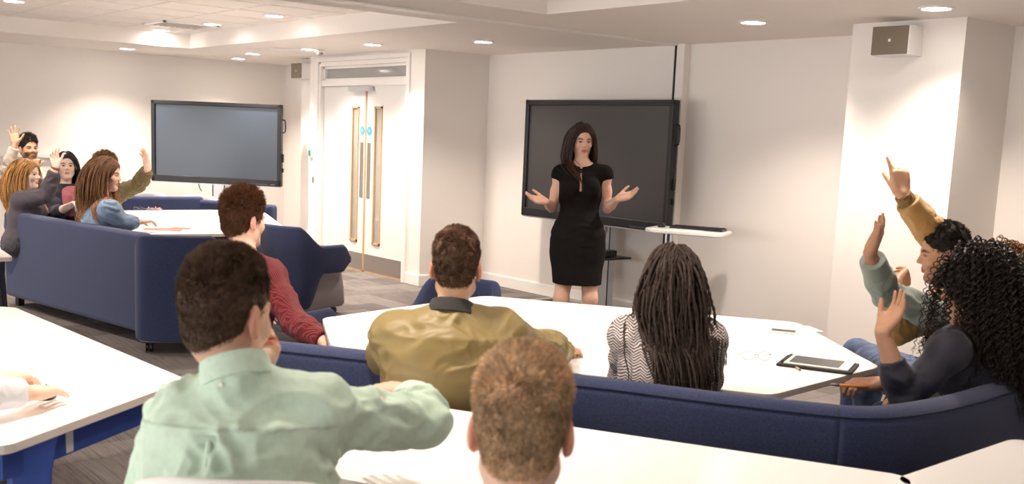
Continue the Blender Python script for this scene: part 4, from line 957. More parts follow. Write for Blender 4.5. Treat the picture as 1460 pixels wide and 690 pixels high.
def top(par, J, m, name='shirt', mar=.014, sleeve=(.95, .95), fold=.006, fscale=.09, hem=0., seed=1, h=.007, extra=(), cut=(), st=(1, 1, 1), colf=None, slm=None):
    A, B = J['A'], J['B']; pr = torso_prims(J, mar, B, J['fem']); slm = slm if slm is not None else mar
    for n, u in zip('RL', sleeve): pr += arm_prims(J, n, slm, A, upto=u, cap=True, k=.02)
    pr += list(extra); pr.append(plane(J['hip']-V(0, 0, .06-hem), (0, 0, -1))); pr += list(cut)
    return to_mesh(name, pr, h, m, par, fold=fold, fscale=fscale, seed=seed, st=st, colf=colf)
def trousers(par, J, m, mar=.014, h=.009, seed=4, name='trousers'):
    pr = [cone(J['hip']-J['r']*.07, J['hip']+J['r']*.07, .115*J['B']+mar, .115*J['B']+mar, .04)]
    for n in 'RL': pr += leg_prims(J, n, mar, J['A'], foot=False, upto=.93)
    pr.append(plane(J['hip']+V(0, 0, .10), (0, 0, 1)))
    return to_mesh(name, pr, h, m, par, fold=.005, fscale=.10, seed=seed)
def shoes(par, J, m):
    for n in 'RL':
        f = J['f']; a = V(*J['an'+n]); b = a*1; b[2] = 0
        pr = [cone(b-f*.045+V(0, 0, .045), b+f*.13+V(0, 0, .038), .045, .043, .03), cone(b+f*.13+V(0, 0, .036), b+f*.185+V(0, 0, .03), .04, .03, .03), cone(b+V(0, 0, .05), b+V(0, 0, .10), .045, .042, .02, cap=True), plane(b+V(0, 0, .004), (0, 0, -1))]
        to_mesh('shoe', pr, .006, m, par)
def ring(par, J_, c, n, R, r, m, name='collar', w=1., seed=0, tall=0., gap=0):
    """soft band round an axis n."""
    n = nrm(n); a = nrm(np.cross(n, V(1, .3, .2))); b = np.cross(n, a); K = 40; vs = []; S = 8
    for k in range(K):
        t = 2*PI*k/K; q = a*math.cos(t)+b*math.sin(t)
        for j in range(S): u = 2*PI*j/S; vs.append(c+q*(R+r*math.cos(u))+n*(r*w*math.sin(u)+tall*q[2]*0))
    fs = [(k*S+j, ((k+1) % K)*S+j, ((k+1) % K)*S+(j+1) % S, k*S+(j+1) % S) for k in range(K) for j in range(S)]
    return link(name, vs, fs, m, par, smooth=True)
def cloth(n, c, **k): k.setdefault('rough', .85); k.setdefault('bump', .3); k.setdefault('bscale', 300); k.setdefault('bdist', .0015); k.setdefault('sheen', .1); return mat('cloth_'+n, c, **k)
# ------------------------------------------------------------------ the people
def toward(p, q): d = V(*q)-V(*p); d[2] = 0; return nrm(d)
PRES = V(-5.48, 5.0, 1.6)
def HEADP(px, py, d): return P(px, py, d)
def presenter():
    d0 = 7.33; f = toward(PRES, (0, 0, 0)); side = V(CR[0], CR[1], 0); face = nrm(f*.97+side*.22+V(0, 0, -.10))
    J = default_joints(P(830, 200.5, d0), face, P(829, 236, d0), f, stand=True, hips=P(824, 342, d0+.01))
    J['shR'] = P(799, 249, d0); J['shL'] = P(862, 249, d0)
    J['elR'] = P(787, 296, d0+.03); J['wrR'] = P(778, 287, d0-.19); J['elL'] = P(866, 297, d0+.03); J['wrL'] = P(881, 283, d0-.17)
    for n, x in (('R', 800), ('L', 841)):
        k = P(x, 426, d0-.02); J['kn'+n] = k; J['an'+n] = V(k[0], k[1], .15)-f*.02; J['hj'+n] = P(812 if n == 'R' else 838, 352, d0)
    op = dict(curl=(.18, .22, .28, .34), spread=.10, thumb=(.95, .1))
    J['hand'] = {'R': (-CR*.9+CU*.12-CF*.35, -CF*.55+CU*.55+CR*.1, op), 'L': (CR*.9+CU*.22-CF*.3, -CF*.55+CU*.55-CR*.1, op)}
    J['f'] = f
    e = person('woman in a fitted black dress standing before the big screen with both palms open', J, 'tan2', s=.92, fem=True, B=.93, A=.86, brow=(.14, .09, .08), hb=.0034, lips=(.74, .34, .34), hs=.90)
    Fm, s = J['Fm'], J['s']; N = J['neck']; hip = J['hip']; sp = nrm(N-hip); L = np.linalg.norm(N-hip); lat = nrm(J['shR']-J['shL']); w = nrm(np.cross(sp, lat))
    hem = (P(802, 407, d0)+P(843, 407, d0))/2; pr = torso_prims(J, .008, .93, True)
    for n in 'RL': pr.append(cone(J['sh'+n]+sp*.012, J['sh'+n]+(J['el'+n]-J['sh'+n])*.10+(lat if n == 'R' else -lat)*.002, .043, .050, .03, cap=True))
    mid = hip-sp*.03
    pr += [cone(hip+sp*L*.30, hip+sp*.04, .125, .178, .03, w=w, q=.70), cone(hip+sp*.04, mid-V(0, 0, .05), .180, .186, .03, w=w, q=.76), cone(mid-V(0, 0, .05), hem, .186, .166, .03, w=w, q=.74)]
    pr += [plane(hem+V(0, 0, .012), (0, 0, -1)), ell(N+sp*.035+w*(.02 if w@f > 0 else -.02), V(.085, .085, .050), None, .004, 's')]
    pr += [cone(N+f*.09-sp*.035, N+f*.10-sp*.165, .0075, .0095, .002, op='s', w=f, q=6.), cone(N+f*.09+sp*.03, N+f*.09-sp*.012, .011, .011, .002, op='s', w=f, q=6.)]
    v, q = net(pr, .0042); v = relax(v, q, 1)
    zz = (v-hip)@sp; dsp = .0022*np.sin(zz*95+sn(v, .12, 2)*1.6+((v-hip)@lat)*12)*np.clip(1-np.abs(zz-.10)/.13, 0, 1); v = v+vnormals(v, q)*dsp[:, None]; v = folds(v, q, .0022, .10, 4)
    link('dress', v, q, cloth('black_dress', (.009, .0075, .0075), rough=.9, sheen=0, spec=.15), e, smooth=True)
    for n in 'RL':
        a = J['an'+n]; b = V(a[0], a[1], 0)
        to_mesh('shoe', [cone(a-f*.03-V(0, 0, .06), b+f*.09+V(0, 0, .03), .034, .036, .02), cone(b+f*.09+V(0, 0, .03), b+f*.16+V(0, 0, .022), .034, .02, .02), cone(b-f*.05+V(0, 0, .10), b-f*.06+V(0, 0, .0), .016, .007, .01), ell(a-V(0, 0, .035), (.03, .03, .04), None, .01, 's'), plane(b+V(0, 0, .002), (0, 0, -1))], .004, M['black'], e)
    coll = torso_prims(J, .012, .93, True)
    hair_long(e, J['head'], Fm, s, hairmat('dark_brown', (.034, .017, .012), rough=.32), coll, length=.50, n=3800, part=-.004, r=.0026, seed=3, vol=.005, grav=.38, c1=(1.7, 1.25, 1.0), outd=.10, front=.064, lenvar=.12, backb=.45, wave=.004, inw=.28, fside=True)
    return e
def fdir(a, dn=0):
    """level direction a degrees to the right of straight away from the camera."""
    a = math.radians(a); f = V(CF[0], CF[1], 0); f = nrm(f); r = V(f[1], -f[0], 0); return nrm(f*math.cos(a)+r*math.sin(a)+V(0, 0, -dn))
JEANS = cloth('jeans', (.045, .065, .14), var=.25, vscale=60); DARKT = cloth('dark_trousers', (.025, .025, .032)); LEATHER = mat('shoe_leather', (.05, .035, .03), .45)
def finish(e, J, tm=None, sm=None):
    trousers(e, J, tm or DARKT); shoes(e, J, sm or LEATHER)
def rib_mat(n, c, sc_, dist=.004, axis_st=(1, 1, 1), c2=.5, **k):
    m = cloth(n, c, **k); nd = m.node_tree.nodes; l = m.node_tree.links; b = nd['Principled BSDF']
    w = nd.new('ShaderNodeTexWave'); w.inputs['Scale'].default_value = sc_; w.inputs['Distortion'].default_value = .6; tc = nd.new('ShaderNodeTexCoord'); mp = nd.new('ShaderNodeMapping'); mp.inputs['Scale'].default_value = axis_st
    mp.inputs['Rotation'].default_value = (0, 0, YAW)
    l.new(tc.outputs['Object'], mp.inputs[0]); l.new(mp.outputs[0], w.inputs['Vector'])
    bp = nd.new('ShaderNodeBump'); bp.inputs['Strength'].default_value = .9; bp.inputs['Distance'].default_value = dist; l.new(w.outputs['Fac'], bp.inputs['Height']); l.new(bp.outputs[0], b.inputs['Normal'])
    mr = nd.new('ShaderNodeMixRGB'); mr.inputs[1].default_value = (*[x*c2 for x in c], 1); mr.inputs[2].default_value = (*c, 1); l.new(w.outputs['Fac'], mr.inputs[0]); l.new(mr.outputs[0], b.inputs['Base Color'])
    return m
def pattern_mat():
    m = cloth('zigzag_knit', (.5, .46, .44)); nd = m.node_tree.nodes; l = m.node_tree.links; b = nd['Principled BSDF']
    tc = nd.new('ShaderNodeTexCoord'); sx = nd.new('ShaderNodeSeparateXYZ'); mp = nd.new('ShaderNodeMapping'); mp.inputs['Rotation'].default_value = (0, 0, -YAW); l.new(tc.outputs['Object'], mp.inputs[0]); l.new(mp.outputs[0], sx.inputs[0])
    def mth(op, a, b_=None, v=None):
        q = nd.new('ShaderNodeMath'); q.operation = op
        for i, s in enumerate((a, b_)):
            if s is None: continue
            if isinstance(s, (int, float)): q.inputs[i].default_value = s
            else: l.new(s, q.inputs[i])
        return q.outputs[0]
    zig = mth('PINGPONG', mth('MULTIPLY', sx.outputs[0], 46.), 1.)
    t = mth('ADD', mth('MULTIPLY', sx.outputs[2], 105.), mth('MULTIPLY', zig, 1.6))
    nz = nd.new('ShaderNodeTexNoise'); nz.inputs['Scale'].default_value = 28; l.new(tc.outputs['Object'], nz.inputs[0]); t = mth('ADD', t, mth('MULTIPLY', nz.outputs[0], 1.6))
    f = mth('LESS_THAN', mth('FRACT', t), .48)
    mx = nd.new('ShaderNodeMixRGB'); l.new(f, mx.inputs[0]); mx.inputs[1].default_value = (.62, .56, .54, 1); mx.inputs[2].default_value = (.05, .04, .045, 1); l.new(mx.outputs[0], b.inputs['Base Color'])
    return m
def green_man():
    d = 2.22; f = fdir(8); J = default_joints(P(322, 451, d), fdir(24, .05), P(340, 552, d-.04), f)
    J['shL'] = P(272, 606, d-.02); J['shR'] = P(450, 592, d+.02); J['elR'] = P(606, 602, 2.44); J['wrR'] = P(582, 562, 2.64); J['elL'] = P(318, 610, 2.62); J['wrL'] = P(368, 528, 2.46)
    J['hand'] = {'R': (-CR*.75+CF*.6+CU*.1, -CU+CF*.2, 'relaxed'), 'L': (P(392, 462, 2.40)-P(368, 528, 2.46), -CF*.6-CR*.6, dict(curl=(.5, .7, .8, .9), spread=.05, thumb=(.6, .3)))}
    e = person('man in a mint green shirt seen from behind, one hand at his chin', J, 'tan2', s=1.03, B=1.06, A=1.1, hb=.0045)
    m = mat('cloth_mint', (.55, .71, .59), .8, bump=.25, bscale=420, bdist=.001, var=.06, vscale=60, attr=True)
    N, hip = J['neck'], J['hip']; sp = nrm(N-hip); lat = nrm(J['shR']-J['shL']); bk = -J['f']
    def cf(v, c):
        z = (v-N)@sp; x = (v-N)@lat; b = (v-N)@bk; back = b > -.02
        seam = np.exp(-((z+.068)/.0022)**2)*back*(np.abs(x) < .2); c *= (1-.3*seam)[:, None]
    o = top(e, J, m, 'shirt', mar=.017, sleeve=(.93, .93), fold=.018, fscale=.12, seed=12, h=.0055, st=(1, 1, .9), colf=cf)
    # standing collar
    Ax = nrm(J['head']-N); c0 = N
    pr = [cone(N+Ax*.008, N+Ax*.062, .077, .069, .01, cap=True, capa=True), cone(N-Ax*.03, N+Ax*.09, .066, .060, .0, op='s')]
    q = to_mesh('collar', pr, .004, m, o, rel=1)
    bt = N+Ax*.024+bk*.0765; b = MB(); b.tube([bt, bt+bk*.004], .005, 10); b.build('collar_button', M['white_pl'], q)
    b = MB()
    L = ev(torso_prims(J, .017, J['B'], False), (N-sp*.070+bk*np.linspace(.05, .25, 60)[:, None])); k = np.argmax(L > 0); pb = N-sp*.070+bk*(.05+.2*k/59)
    b.bar(pb-lat*.022+bk*.004, pb+lat*.022+bk*.004, .006, .012); b.tube([pb+bk*.003, pb-sp*.05+bk*.004, pb-sp*.11+bk*.002], [.005, .009, .004], 8); b.build('back_pleat', cloth('mint_loop', (.55, .71, .59)), o, smooth=False)
    hair_short(e, J['head'], J['Fm'], J['s'], hairmat('brown_crop', (.11, .068, .045)), top=.015, sidel=.006, back=.007, seed=4, n=18000, messy=.55, low=-.085, r=.0011, sweep=(.1, .1, .35))
    finish(e, J)
def blond_man():
    d = 1.83; f = fdir(0); J = default_joints(P(743, 616, d), fdir(3, .1), P(733, 752, d-.02), f, shw=.19)
    for n, s_ in (('R', 1), ('L', -1)): J['el'+n] = J['sh'+n]+f*.14+J['r']*s_*.07-V(0, 0, .24); J['wr'+n] = J['el'+n]+f*.22-J['r']*s_*.10+V(0, 0, .03)
    e = person('man with short ginger blond hair, only head and neck showing at the bottom centre', J, 'pink', s=1.03, B=1.05, A=1.05, hb=.0045)
    top(e, J, cloth('grey_tee', (.25, .26, .3)), 'shirt', mar=.014, sleeve=(.3, .3), seed=5)
    hair_short(e, J['head'], J['Fm'], J['s'], hairmat('ginger_blond', (.66, .465, .29), rough=.5), top=.017, sidel=.008, back=.008, seed=8, n=26000, messy=.28, low=-.088, r=.0010, sweep=(.3, .5, .1), tint=(1.35, 1.3, 1.25))
    finish(e, J, JEANS)
def olive_man():
    d = 3.62; f = fdir(2); J = default_joints(P(650, 384, d), fdir(2, .05), P(642, 459, d-.04), f)
    J['shL'] = P(570, 486, d); J['shR'] = P(712, 482, d+.03); J['elL'] = P(550, 516, 3.80); J['wrL'] = P(600, 512, 4.02); J['elR'] = P(756, 502, 3.80); w = PZ(799, 497, .775); J['wrR'] = w
    J['hand'] = {'R': (PZ(822, 500, .75)-w, V(0, 0, -1), 'relaxed'), 'L': (f, V(0, 0, -1), 'relaxed')}
    e = person('man in an olive satin bomber jacket seen from behind on the navy sofa', J, 'tan', s=1.0, B=1.05, A=1.05)
    m = cloth('olive_satin', (.225, .165, .060), rough=.5, bump=.2, bscale=90, bdist=.003, sheen=0)
    o = top(e, J, m, 'jacket', mar=.038, sleeve=(.95, .95), fold=.013, fscale=.13, seed=22, h=.0065, hem=.0)
    Ax = nrm(J['head']-J['neck']); pr = [cone(J['neck']+Ax*.02, J['neck']+Ax*.072, .090, .070, .01, cap=True, capa=True), cone(J['neck']-Ax*.03, J['neck']+Ax*.09, .058, .060, 0, op='s')]
    to_mesh('ribbed_collar', pr, .004, cloth('black_rib', (.018, .017, .016)), o, rel=2)
    a = J['wrR']; dr = nrm(a-J['elR']); pr = [cone(a-dr*.035, a+dr*.0, .042, .038, cap=True, capa=True)]; to_mesh('cuff', pr, .004, m, o, rel=1)
    pr = [cone(a-dr*.002, a+dr*.006, .040, .038, cap=True, capa=True)]; to_mesh('cuff_edge', pr, .003, M['blackm'], o, rel=1)
    hair_short(e, J['head'], J['Fm'], J['s'], hairmat('brown_curls', (.105, .055, .032)), top=.014, sidel=.007, back=.006, seed=14, n=16000, messy=.9, low=-.080, r=.0012, sweep=(0, .1, .3))
    finish(e, J)
def braid_woman():
    d = 3.66; f = fdir(0); J = default_joints(P(957, 402, d), fdir(0, .05), P(955, 472, d-.03), f)
    J['shL'] = P(900, 482, d); J['shR'] = P(1004, 486, d); J['elL'] = P(890, 534, 3.76); J['elR'] = P(1010, 538, 3.76); J['wrL'] = P(930, 520, 3.98); J['wrR'] = P(975, 524, 3.98)
    e = person('woman with long black box braids in a zigzag knit top, seen from behind', J, 'brown', s=.97, fem=True, B=1.0, A=1.02)
    top(e, J, pattern_mat(), 'knit_top', mar=.016, sleeve=(.9, .9), fold=.008, fscale=.11, seed=31, h=.0065)
    H, Fm, s = J['head'], J['Fm'], J['s']; m = hairmat('black_braid', (.040, .026, .020), rough=.6)
    n = 300; q, nn = scalp_points(n, 5, low=-.05, front=.062, jit=.15); side = np.where(q[:, 0] > .006, 1., -1.); tp = np.clip((q[:, 2]-.05)/.05, 0, 1); r_ = np.random.RandomState(2)
    dd = nrm(nn*.28+np.stack([side*.6*tp, -1.1*np.ones(len(q)), 0*side], 1)); W = H+((q+nn*.004)*s)@Fm.T
    cl = [ell(H+Fm@(V(0, -.012, .040)*s), (V(.0745, .093, .088)+.009)*s, Fm, .01), ell(H+Fm@(V(0, .028, -.02)*s), V(.062, .058, .085)*s, Fm, .01)]+torso_prims(J, .020, 1.0, True)
    S = 60; pth = fall(W, dd@Fm.T, .36+.16*r_.rand(len(q)), 22, cl, grav=.36, margin=.004, seed=4, wob=.10, drift=-f*.10+J['r']*.06, axis=H-f*.05, inw=.06, zlow=H[2]-.04)
    tt = np.linspace(0, 21, S); i0 = np.minimum(tt.astype(int), 20); fr = (tt-i0)[None, :, None]; pth = pth[:, i0]*(1-fr)+pth[:, i0+1]*fr
    prof = (1+.3*np.sin(np.arange(S)*2.1))*(1-.45*np.linspace(0, 1, S)**2)
    cap = [ell(H+Fm@(V(0, -.014, .042)*s), V(.079, .098, .092)*s, Fm), ell(H+Fm@(V(0, .118, -.014)*s), V(.074, .080, .084)*s, Fm, .01, 's'), plane(H+Fm@(V(0, -.03, -.05)*s), Fm@V(0, -.3, -1))]
    o = to_mesh('hair', cap, .005, m, e, rel=1, colf=lambda v, c: c.__imul__(1.2))
    c = np.ones((len(q), 3))*(.7+.7*r_.rand(len(q), 1)); tubes(pth, .0045*(.8+.4*r_.rand(len(q))), 'hair_braids', m, o, 6, c, prof=prof)
    finish(e, J, JEANS)
def maroon_man():
    d = 5.0; f = fdir(28); J = default_joints(P(347, 315, d), fdir(36, .0), P(350, 371, d-.03), f)
    J['shR'] = P(384, 395, d-.05); J['shL'] = P(318, 384, d+.12); J['elR'] = P(420, 460, 4.86); J['wrR'] = P(464, 489, 4.74)
    J['hand'] = {'R': (CR*.8-CU*.5, V(0, 0, -1), 'relaxed')}
    e = person('man in a ribbed maroon jumper sitting in a navy wing armchair, seen from behind', J, 'pink', s=1.03, B=1.0, A=1.05)
    top(e, J, rib_mat('maroon_rib', (.235, .022, .028), 42, .004, c2=.45), 'jumper', mar=.020, sleeve=(.95, .95), fold=.009, fscale=.08, seed=41, h=.0065)
    hair_short(e, J['head'], J['Fm'], J['s'], hairmat('auburn_crop', (.13, .055, .026)), top=.030, sidel=.012, back=.012, seed=24, n=12000, messy=.6, low=-.085, r=.0013, sweep=(.2, .1, .3))
    finish(e, J)
def tan_man():
    d = 4.6; f = nrm(-CR*.8+CF*.55); J = default_joints(P(1347, 363, d), -CR*.97+CF*.18-CU*.02, P(1366, 426, d), f)
    J['shR'] = P(1366, 424, d+.16); J['elR'] = P(1342, 350, 4.66); J['wrR'] = P(1286, 277, 4.55); J['shL'] = P(1356, 432, d-.2); J['elL'] = P(1278, 470, 4.38); J['wrL'] = P(1278, 408, 4.36)
    J['hand'] = {'R': (CU-CR*.12, CF, dict(curl=(.10, .95, 1.1, 1.1), spread=.06, thumb=(.35, .9))), 'L': (P(1306, 384, 4.46)-P(1278, 408, 4.36), CR*.3+CU*.5+CF, dict(curl=(.6, .7, .8, .8), spread=.05, thumb=(.5, .3)))}
    J['knL'] = PZ(1240, 516, .55); J['knR'] = PZ(1232, 510, .55)+CF*.12*V(1, 1, 0); J['anL'] = J['knL']*V(1, 1, 0)+V(0, 0, .085); J['anR'] = J['knR']*V(1, 1, 0)+V(0, 0, .085)
    e = person('man in a tan bomber jacket in profile, one arm raised with a finger pointing up', J, 'brown2', s=1.0, B=1., A=1.02, brow=(.18, .12, .1), beard=.45)
    m = cloth('tan_satin', (.40, .225, .07), rough=.5, sheen=.3)
    o = top(e, J, m, 'jacket', mar=.026, sleeve=(.93, .93), fold=.012, fscale=.07, seed=51, h=.0065)
    for n in 'RL':
        a = J['wr'+n]; dr = nrm(a-J['el'+n]); to_mesh('cuff', [cone(a-dr*.045, a-dr*.002, .040, .036, cap=True, capa=True)], .004, rib_mat('tan_rib'+n, (.27, .15, .05), 40, .002), o, rel=1)
    hair_short(e, J['head'], J['Fm'], J['s'], hairmat('black_afro', (.016, .012, .010), rough=.7), top=.014, sidel=.007, back=.006, seed=34, n=9000, messy=1.6, low=-.05, r=.0016, sweep=(0, 0, .1), front=.062)
    finish(e, J, cloth('ripped_jeans', (.06, .09, .17), var=.4, vscale=25))
def auburn_woman():
    d = 4.2; f = nrm(-CR*.8+CF*.5); J = default_joints(P(1424, 406, d), -CR*.9+CF*.3, P(1424, 470, d), f)
    J['shR'] = P(1375, 466, d+.12); J['elR'] = P(1262, 418, 4.22); J['wrR'] = P(1240, 361, 4.06); J['shL'] = P(1408, 482, d-.16); J['elL'] = P(1330, 555, 4.0); J['wrL'] = P(1252, 546, 3.98)
    J['hand'] = {'R': (CU*.95+CR*.38, -CR*.9-CF*.15+CU*.3, 'together'), 'L': (-CR-CU*.05, V(0, 0, -1)+CF*.3, dict(curl=(.5, .6, .7, .7), spread=.03, thumb=(.3, .8)))}
    e = person('woman with auburn curls and a sage green jumper, arm raised', J, 'brown', s=.97, fem=True, B=.97, A=1.)
    m = cloth('sage_knit', (.245, .285, .25), bump=.5, bscale=260)
    o = top(e, J, m, 'jumper', mar=.018, sleeve=(.86, .93), fold=.008, fscale=.09, seed=61, h=.0065)
    a = J['elR']+(J['wrR']-J['elR'])*.72; dr = nrm(J['wrR']-J['elR']); to_mesh('rolled_cuff', [cone(a-dr*.05, a+dr*.03, .054, .050, cap=True, capa=True)], .004, m, o, rel=2)
    hair_long(e, J['head'], J['Fm'], J['s'], hairmat('auburn_curls', (.26, .115, .040)), torso_prims(J, .02, 1, True), length=.25, n=900, r=.0030, S=12, seed=7, vol=.03, grav=.26, curl=6, curlr=.0075, pitch=.032, outd=.55, front=.06, inw=.0, c0=(.6, .55, .5), c1=(1.5, 1.4, 1.2), low=-.05, margin=.014, sides=3, maxr=.23, fc=False)
    finish(e, J, JEANS)
    p = J['wrL']-CR*.10-CU*.03; pn = empty('pencil', p, 'orange pencil in the hand of the woman in the sage jumper', 'pencil', local=False)
    a = P(1238, 552, 3.95); b = P(1196, 549, 3.93); t = P(1184, 548, 3.925)
    q = MB(); q.tube([a, b], .0058, 8); q.build('barrel', mat('orange_paint', (.70, .26, .05), .4), pn, smooth=True); q = MB(); q.tube([b, t], [.0062, .0045], 8); q.build('tip', M['grey_pl'], pn, smooth=True)
def curl_woman():
    d = 3.82; f = nrm(-CR*.72+CF*.65); J = default_joints(P(1388, 414, d), -CR*.8+CF*.6, P(1386, 488, d), f)
    J['shL'] = P(1352, 502, d-.17); J['shR'] = P(1372, 480, d+.17); J['elL'] = P(1290, 572, 3.66); J['wrL'] = P(1258, 474, 3.62); J['elR'] = P(1320, 540, 4.0); J['wrR'] = P(1290, 560, 4.02)
    J['hand'] = {'L': (CR*.55+CU*.83, -CR*.83+CU*.55-CF*.35, dict(curl=(.22, .2, .2, .25), spread=.05, thumb=(.5, .5)))}
    e = person('woman with big black curls in a navy top on the curved sofa', J, 'brown2', s=1.0, fem=True, B=1., A=1.02)
    top(e, J, cloth('navy_jersey', (.020, .019, .032), rough=.7), 'top', mar=.011, sleeve=(.5, .80), fold=.008, fscale=.10, seed=71, h=.006)
    hair_long(e, J['head'], J['Fm'], J['s'], hairmat('black_curls', (.017, .012, .010), rough=.35), torso_prims(J, .02, 1, True), length=.40, n=1300, r=.0030, S=14, seed=9, vol=.032, grav=.26, curl=6, curlr=.0075, pitch=.032, outd=.5, front=.055, inw=.1, c0=(.8, .8, .8), c1=(1.7, 1.5, 1.3), low=-.06, margin=.014, sides=3, maxr=.23, fc=False)
    finish(e, J, JEANS)
def blonde_woman():
    d = 9.0; f = nrm(CR*.85+CF*.35); J = default_joints(P(39, 249, d), CR*.93-CF*.12, P(38, 285, d), f)
    J['shR'] = P(30, 286, d-.12); J['shL'] = P(44, 284, d+.14); J['elR'] = P(66, 279, 8.86); J['wrR'] = P(80, 236, 8.8)
    J['hand'] = {'R': (CU-CR*.18, CR*.5-CF*.7, dict(curl=(.2, .5, .7, .8), spread=.16, thumb=(.7, .4)))}
    e = person('woman with long blond hair and dark grey jacket raising her arm', J, 'pale', s=.97, fem=True, brow=(.6, .45, .35))
    top(e, J, cloth('charcoal', (.070, .058, .070)), 'jacket', mar=.022, sleeve=(.90, .9), fold=.009, fscale=.09, seed=81, h=.008)
    a = J['wrR']-nrm(J['wrR']-J['elR'])*.02; ring(e, J, a, J['wrR']-J['elR'], .031, .006, mat('watch_strap', (.20, .10, .05), .5), 'watch', w=1.4)
    hair_long(e, J['head'], J['Fm'], J['s'], hairmat('golden_blond', (.50, .27, .10)), torso_prims(J, .02, 1, True), length=.44, n=1300, r=.0036, S=14, seed=11, vol=.012, grav=.36, outd=.2, front=.066, c0=(.8, .75, .7), c1=(1.3, 1.3, 1.25), wave=.008, inw=.2)
    trousers(e, J, DARKT); shoes(e, J, LEATHER)
def bearded_man():
    d = 10.4; f = nrm(CR*.7-CF*.5); J = default_joints(P(41, 213, d), CR*.72-CF*.68, P(40, 246, d+.02), f)
    J['shR'] = P(24, 252, d-.02); J['shL'] = P(56, 250, d+.06); J['elR'] = P(9, 243, d-.2); J['wrR'] = P(22, 206, d-.22); J['elL'] = P(62, 268, 10.1); J['wrL'] = P(50, 243, 10.05)
    J['hand'] = {'R': (CU*.97-CR*.1, -CF, 'wide'), 'L': (CU, CF, 'fist')}
    e = person('bearded man in a beige jumper at the back, raising his open hand', J, 'tan', s=.99, brow=(.12, .09, .08), beard=.85)
    top(e, J, cloth('beige_knit', (.50, .42, .35)), 'jumper', mar=.018, sleeve=(.93, .93), fold=.008, seed=91, h=.008)
    hair_short(e, J['head'], J['Fm'], J['s'], hairmat('black_crop', (.022, .017, .015)), top=.028, sidel=.010, back=.010, seed=44, n=4500, messy=.4, low=-.06, r=.002, sweep=(0, -.3, .4))
    trousers(e, J, DARKT)
def dark_haired_woman():
    d = 9.45; f = nrm(CR*.65-CF*.45); J = default_joints(P(95, 237, d), CR*.42-CF*.9-CU*.06, P(93, 270, d+.02), f)
    J['shR'] = P(76, 280, d-.08); J['shL'] = P(112, 276, d+.05); J['elR'] = P(78, 305, 9.25); J['wrR'] = P(102, 292, 9.05); J['elL'] = P(116, 302, 9.35)
    e = person('woman with straight black hair and a pink collar between the blond and the denim shirt', J, 'pale', s=.97, fem=True, brow=(.15, .12, .11))
    o = top(e, J, cloth('navy_cardigan', (.022, .022, .045)), 'cardigan', mar=.018, sleeve=(.6, .6), fold=.006, seed=101, h=.008, cut=(ell(J['neck']+f*.10-V(0, 0, .10), (.062, .10, .15), None, .01, 's'),))
    top(e, J, cloth('pink_blouse', (.55, .19, .22)), 'blouse', mar=.009, sleeve=(.55, .55), fold=.004, seed=102, h=.008)
    hair_long(e, J['head'], J['Fm'], J['s'], hairmat('straight_black', (.012, .010, .010), rough=.3), torso_prims(J, .02, 1, True), length=.34, n=1000, r=.0036, S=12, seed=13, vol=.007, grav=.4, outd=.08, front=.070, backb=.6, split=.2, inw=.5)
    trousers(e, J, DARKT)
def denim_woman():
    d = 8.35; f = nrm(CR*.8+CF*.55); J = default_joints(P(152, 249, d), CR*.97+CF*.08-CU*.08, P(143, 291, d), f)
    J['shR'] = P(157, 300, d-.16); J['shL'] = P(124, 299, d+.16); J['elR'] = P(176, 318, 8.25); J['wrR'] = P(200, 316, 8.35); J['elL'] = P(140, 320, 8.7)
    e = person('woman with ombre brown hair and a light denim shirt at the far table', J, 'tan2', s=1.0, fem=True, B=1.04, brow=(.3, .2, .15))
    top(e, J, cloth('light_denim', (.16, .225, .32), var=.2, vscale=30), 'denim_shirt', mar=.020, sleeve=(.9, .9), fold=.010, fscale=.09, seed=111, h=.0075)
    hair_long(e, J['head'], J['Fm'], J['s'], hairmat('ombre', (.13, .060, .030)), torso_prims(J, .025, 1, True), length=.46, n=1500, r=.0036, S=16, seed=15, vol=.016, grav=.32, outd=.25, front=.064, c0=(.8, .75, .7), c1=(4.2, 4.8, 4.5), c1pow=2.2, wave=.010, inw=.15, backb=.2)
    trousers(e, J, JEANS)
def olive_sleeve_person():
    d = 9.35; f = nrm(CR*.85+CF*.2); J = default_joints(P(151, 242, d), CR, P(149, 276, d), f)
    J['shR'] = P(168, 276, d-.1); J['elR'] = P(197, 264, 9.1); J['wrR'] = P(211, 240, 8.95); J['shL'] = P(140, 277, d+.15)
    J['hand'] = {'R': (CU-CR*.22, -CR*.6-CF*.7, 'flat')}
    e = person('person in an olive green jacket with a raised hand, hidden behind the denim shirt', J, 'pink', s=.99)
    top(e, J, cloth('dark_olive', (.115, .085, .030)), 'jacket', mar=.026, sleeve=(.95, .95), fold=.010, seed=121, h=.008)
    hair_short(e, J['head'], J['Fm'], J['s'], hairmat('light_brown', (.22, .13, .06)), top=.034, sidel=.014, back=.014, seed=54, n=4500, messy=.6, r=.002)
    trousers(e, J, DARKT)
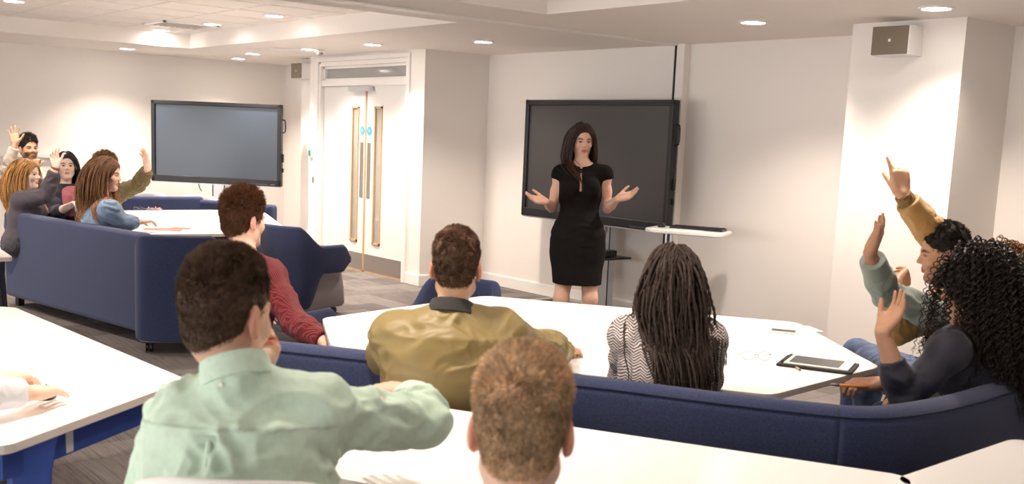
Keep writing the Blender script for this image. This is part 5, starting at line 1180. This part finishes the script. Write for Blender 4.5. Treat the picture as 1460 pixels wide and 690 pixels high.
def white_sleeve_person():
    w = PZ(38, 561, .795); tip = PZ(104, 549, .765); f = nrm(V(.15, 1, 0)); N = V(-3.78, -.02, 1.10); J = default_joints(N+V(.03, .05, .15), f+V(0, 0, -.3), N, f)
    J['wrR'] = w; J['elR'] = w-nrm(nrm(tip-w)+V(.35, .45, 0))*.25+V(0, 0, .02); wl = PZ(-4, 541, .785); J['wrL'] = wl; J['elL'] = wl+V(-.05, -.25, .02); J['shR'] = (J['shR']+J['elR'])/2+V(0, -.12, .12); J['shL'] = J['shL']+V(-.05, .12, 0)
    J['hand'] = {'R': (tip-w, V(0, 0, -1), dict(curl=(.12, .15, .18, .22), spread=.05, thumb=(.5, .2))), 'L': (PZ(60, 531, .76)-wl, V(0, 0, -1), 'relaxed')}
    J['knR'] = V(-3.9, .5, .52); J['anR'] = V(-4.92, 1.08, .085)
    J['knR'] = V(-4.45, .62, .50); J['anR'] = V(-4.90, 1.02, .10)
    e = person('person in a white long-sleeved shirt at the left edge, hand on the black mouse', J, 'pink', s=1., hb=.0045, hs=1.12)
    top(e, J, cloth('white_shirt', (.72, .72, .75)), 'shirt', mar=.017, sleeve=(.97, .97), fold=.006, fscale=.1, seed=131, h=.0065)
    hair_short(e, J['head'], J['Fm'], J['s'], hairmat('plain_brown', (.10, .06, .04)), n=5000, r=.002, seed=64)
    trousers(e, J, DARKT)
    J['f'] = nrm(J['anR']-J['knR']*V(1, 1, 0)-V(0, 0, 0)+0*f); J['f'][2] = 0; J['f'] = nrm(J['f'])
    shoes(e, J, mat('beige_suede', (.42, .32, .25), .8))
PEOPLE = [presenter, green_man, blond_man, olive_man, braid_woman, maroon_man, tan_man, auburn_woman, curl_woman, blonde_woman, bearded_man, dark_haired_woman, denim_woman, olive_sleeve_person, white_sleeve_person]
for fn in PEOPLE: fn()
# ------------------------------------------------------------------ daylight from the glazed side behind the photographer
wd = bpy.data.worlds.new('world'); sc.world = wd; wd.use_nodes = True
bg = wd.node_tree.nodes['Background']; bg.inputs[0].default_value = (1, .965, .93, 1); bg.inputs[1].default_value = 1.35
cam = bpy.data.cameras.new('camera'); co = bpy.data.objects.new('camera', cam); COL.objects.link(co); sc.camera = co
cam.sensor_fit = 'HORIZONTAL'; cam.sensor_width = 36; cam.lens = 36*FPX/1460; cam.shift_x = 0; cam.shift_y = (CY-345)/1460
co.matrix_world = Matrix(((CR[0], CU[0], -CF[0], 0), (CR[1], CU[1], -CF[1], 0), (CR[2], CU[2], -CF[2], CAMH), (0, 0, 0, 1)))
cam.dof.use_dof = True; cam.dof.focus_distance = 7.2; cam.dof.aperture_fstop = 5; cam.clip_start = .05
vs_ = sc.view_settings; vs_.view_transform = 'Standard'; vs_.look = 'None'; vs_.gamma = 1; vs_.use_curve_mapping = False; vs_.exposure = 1.8
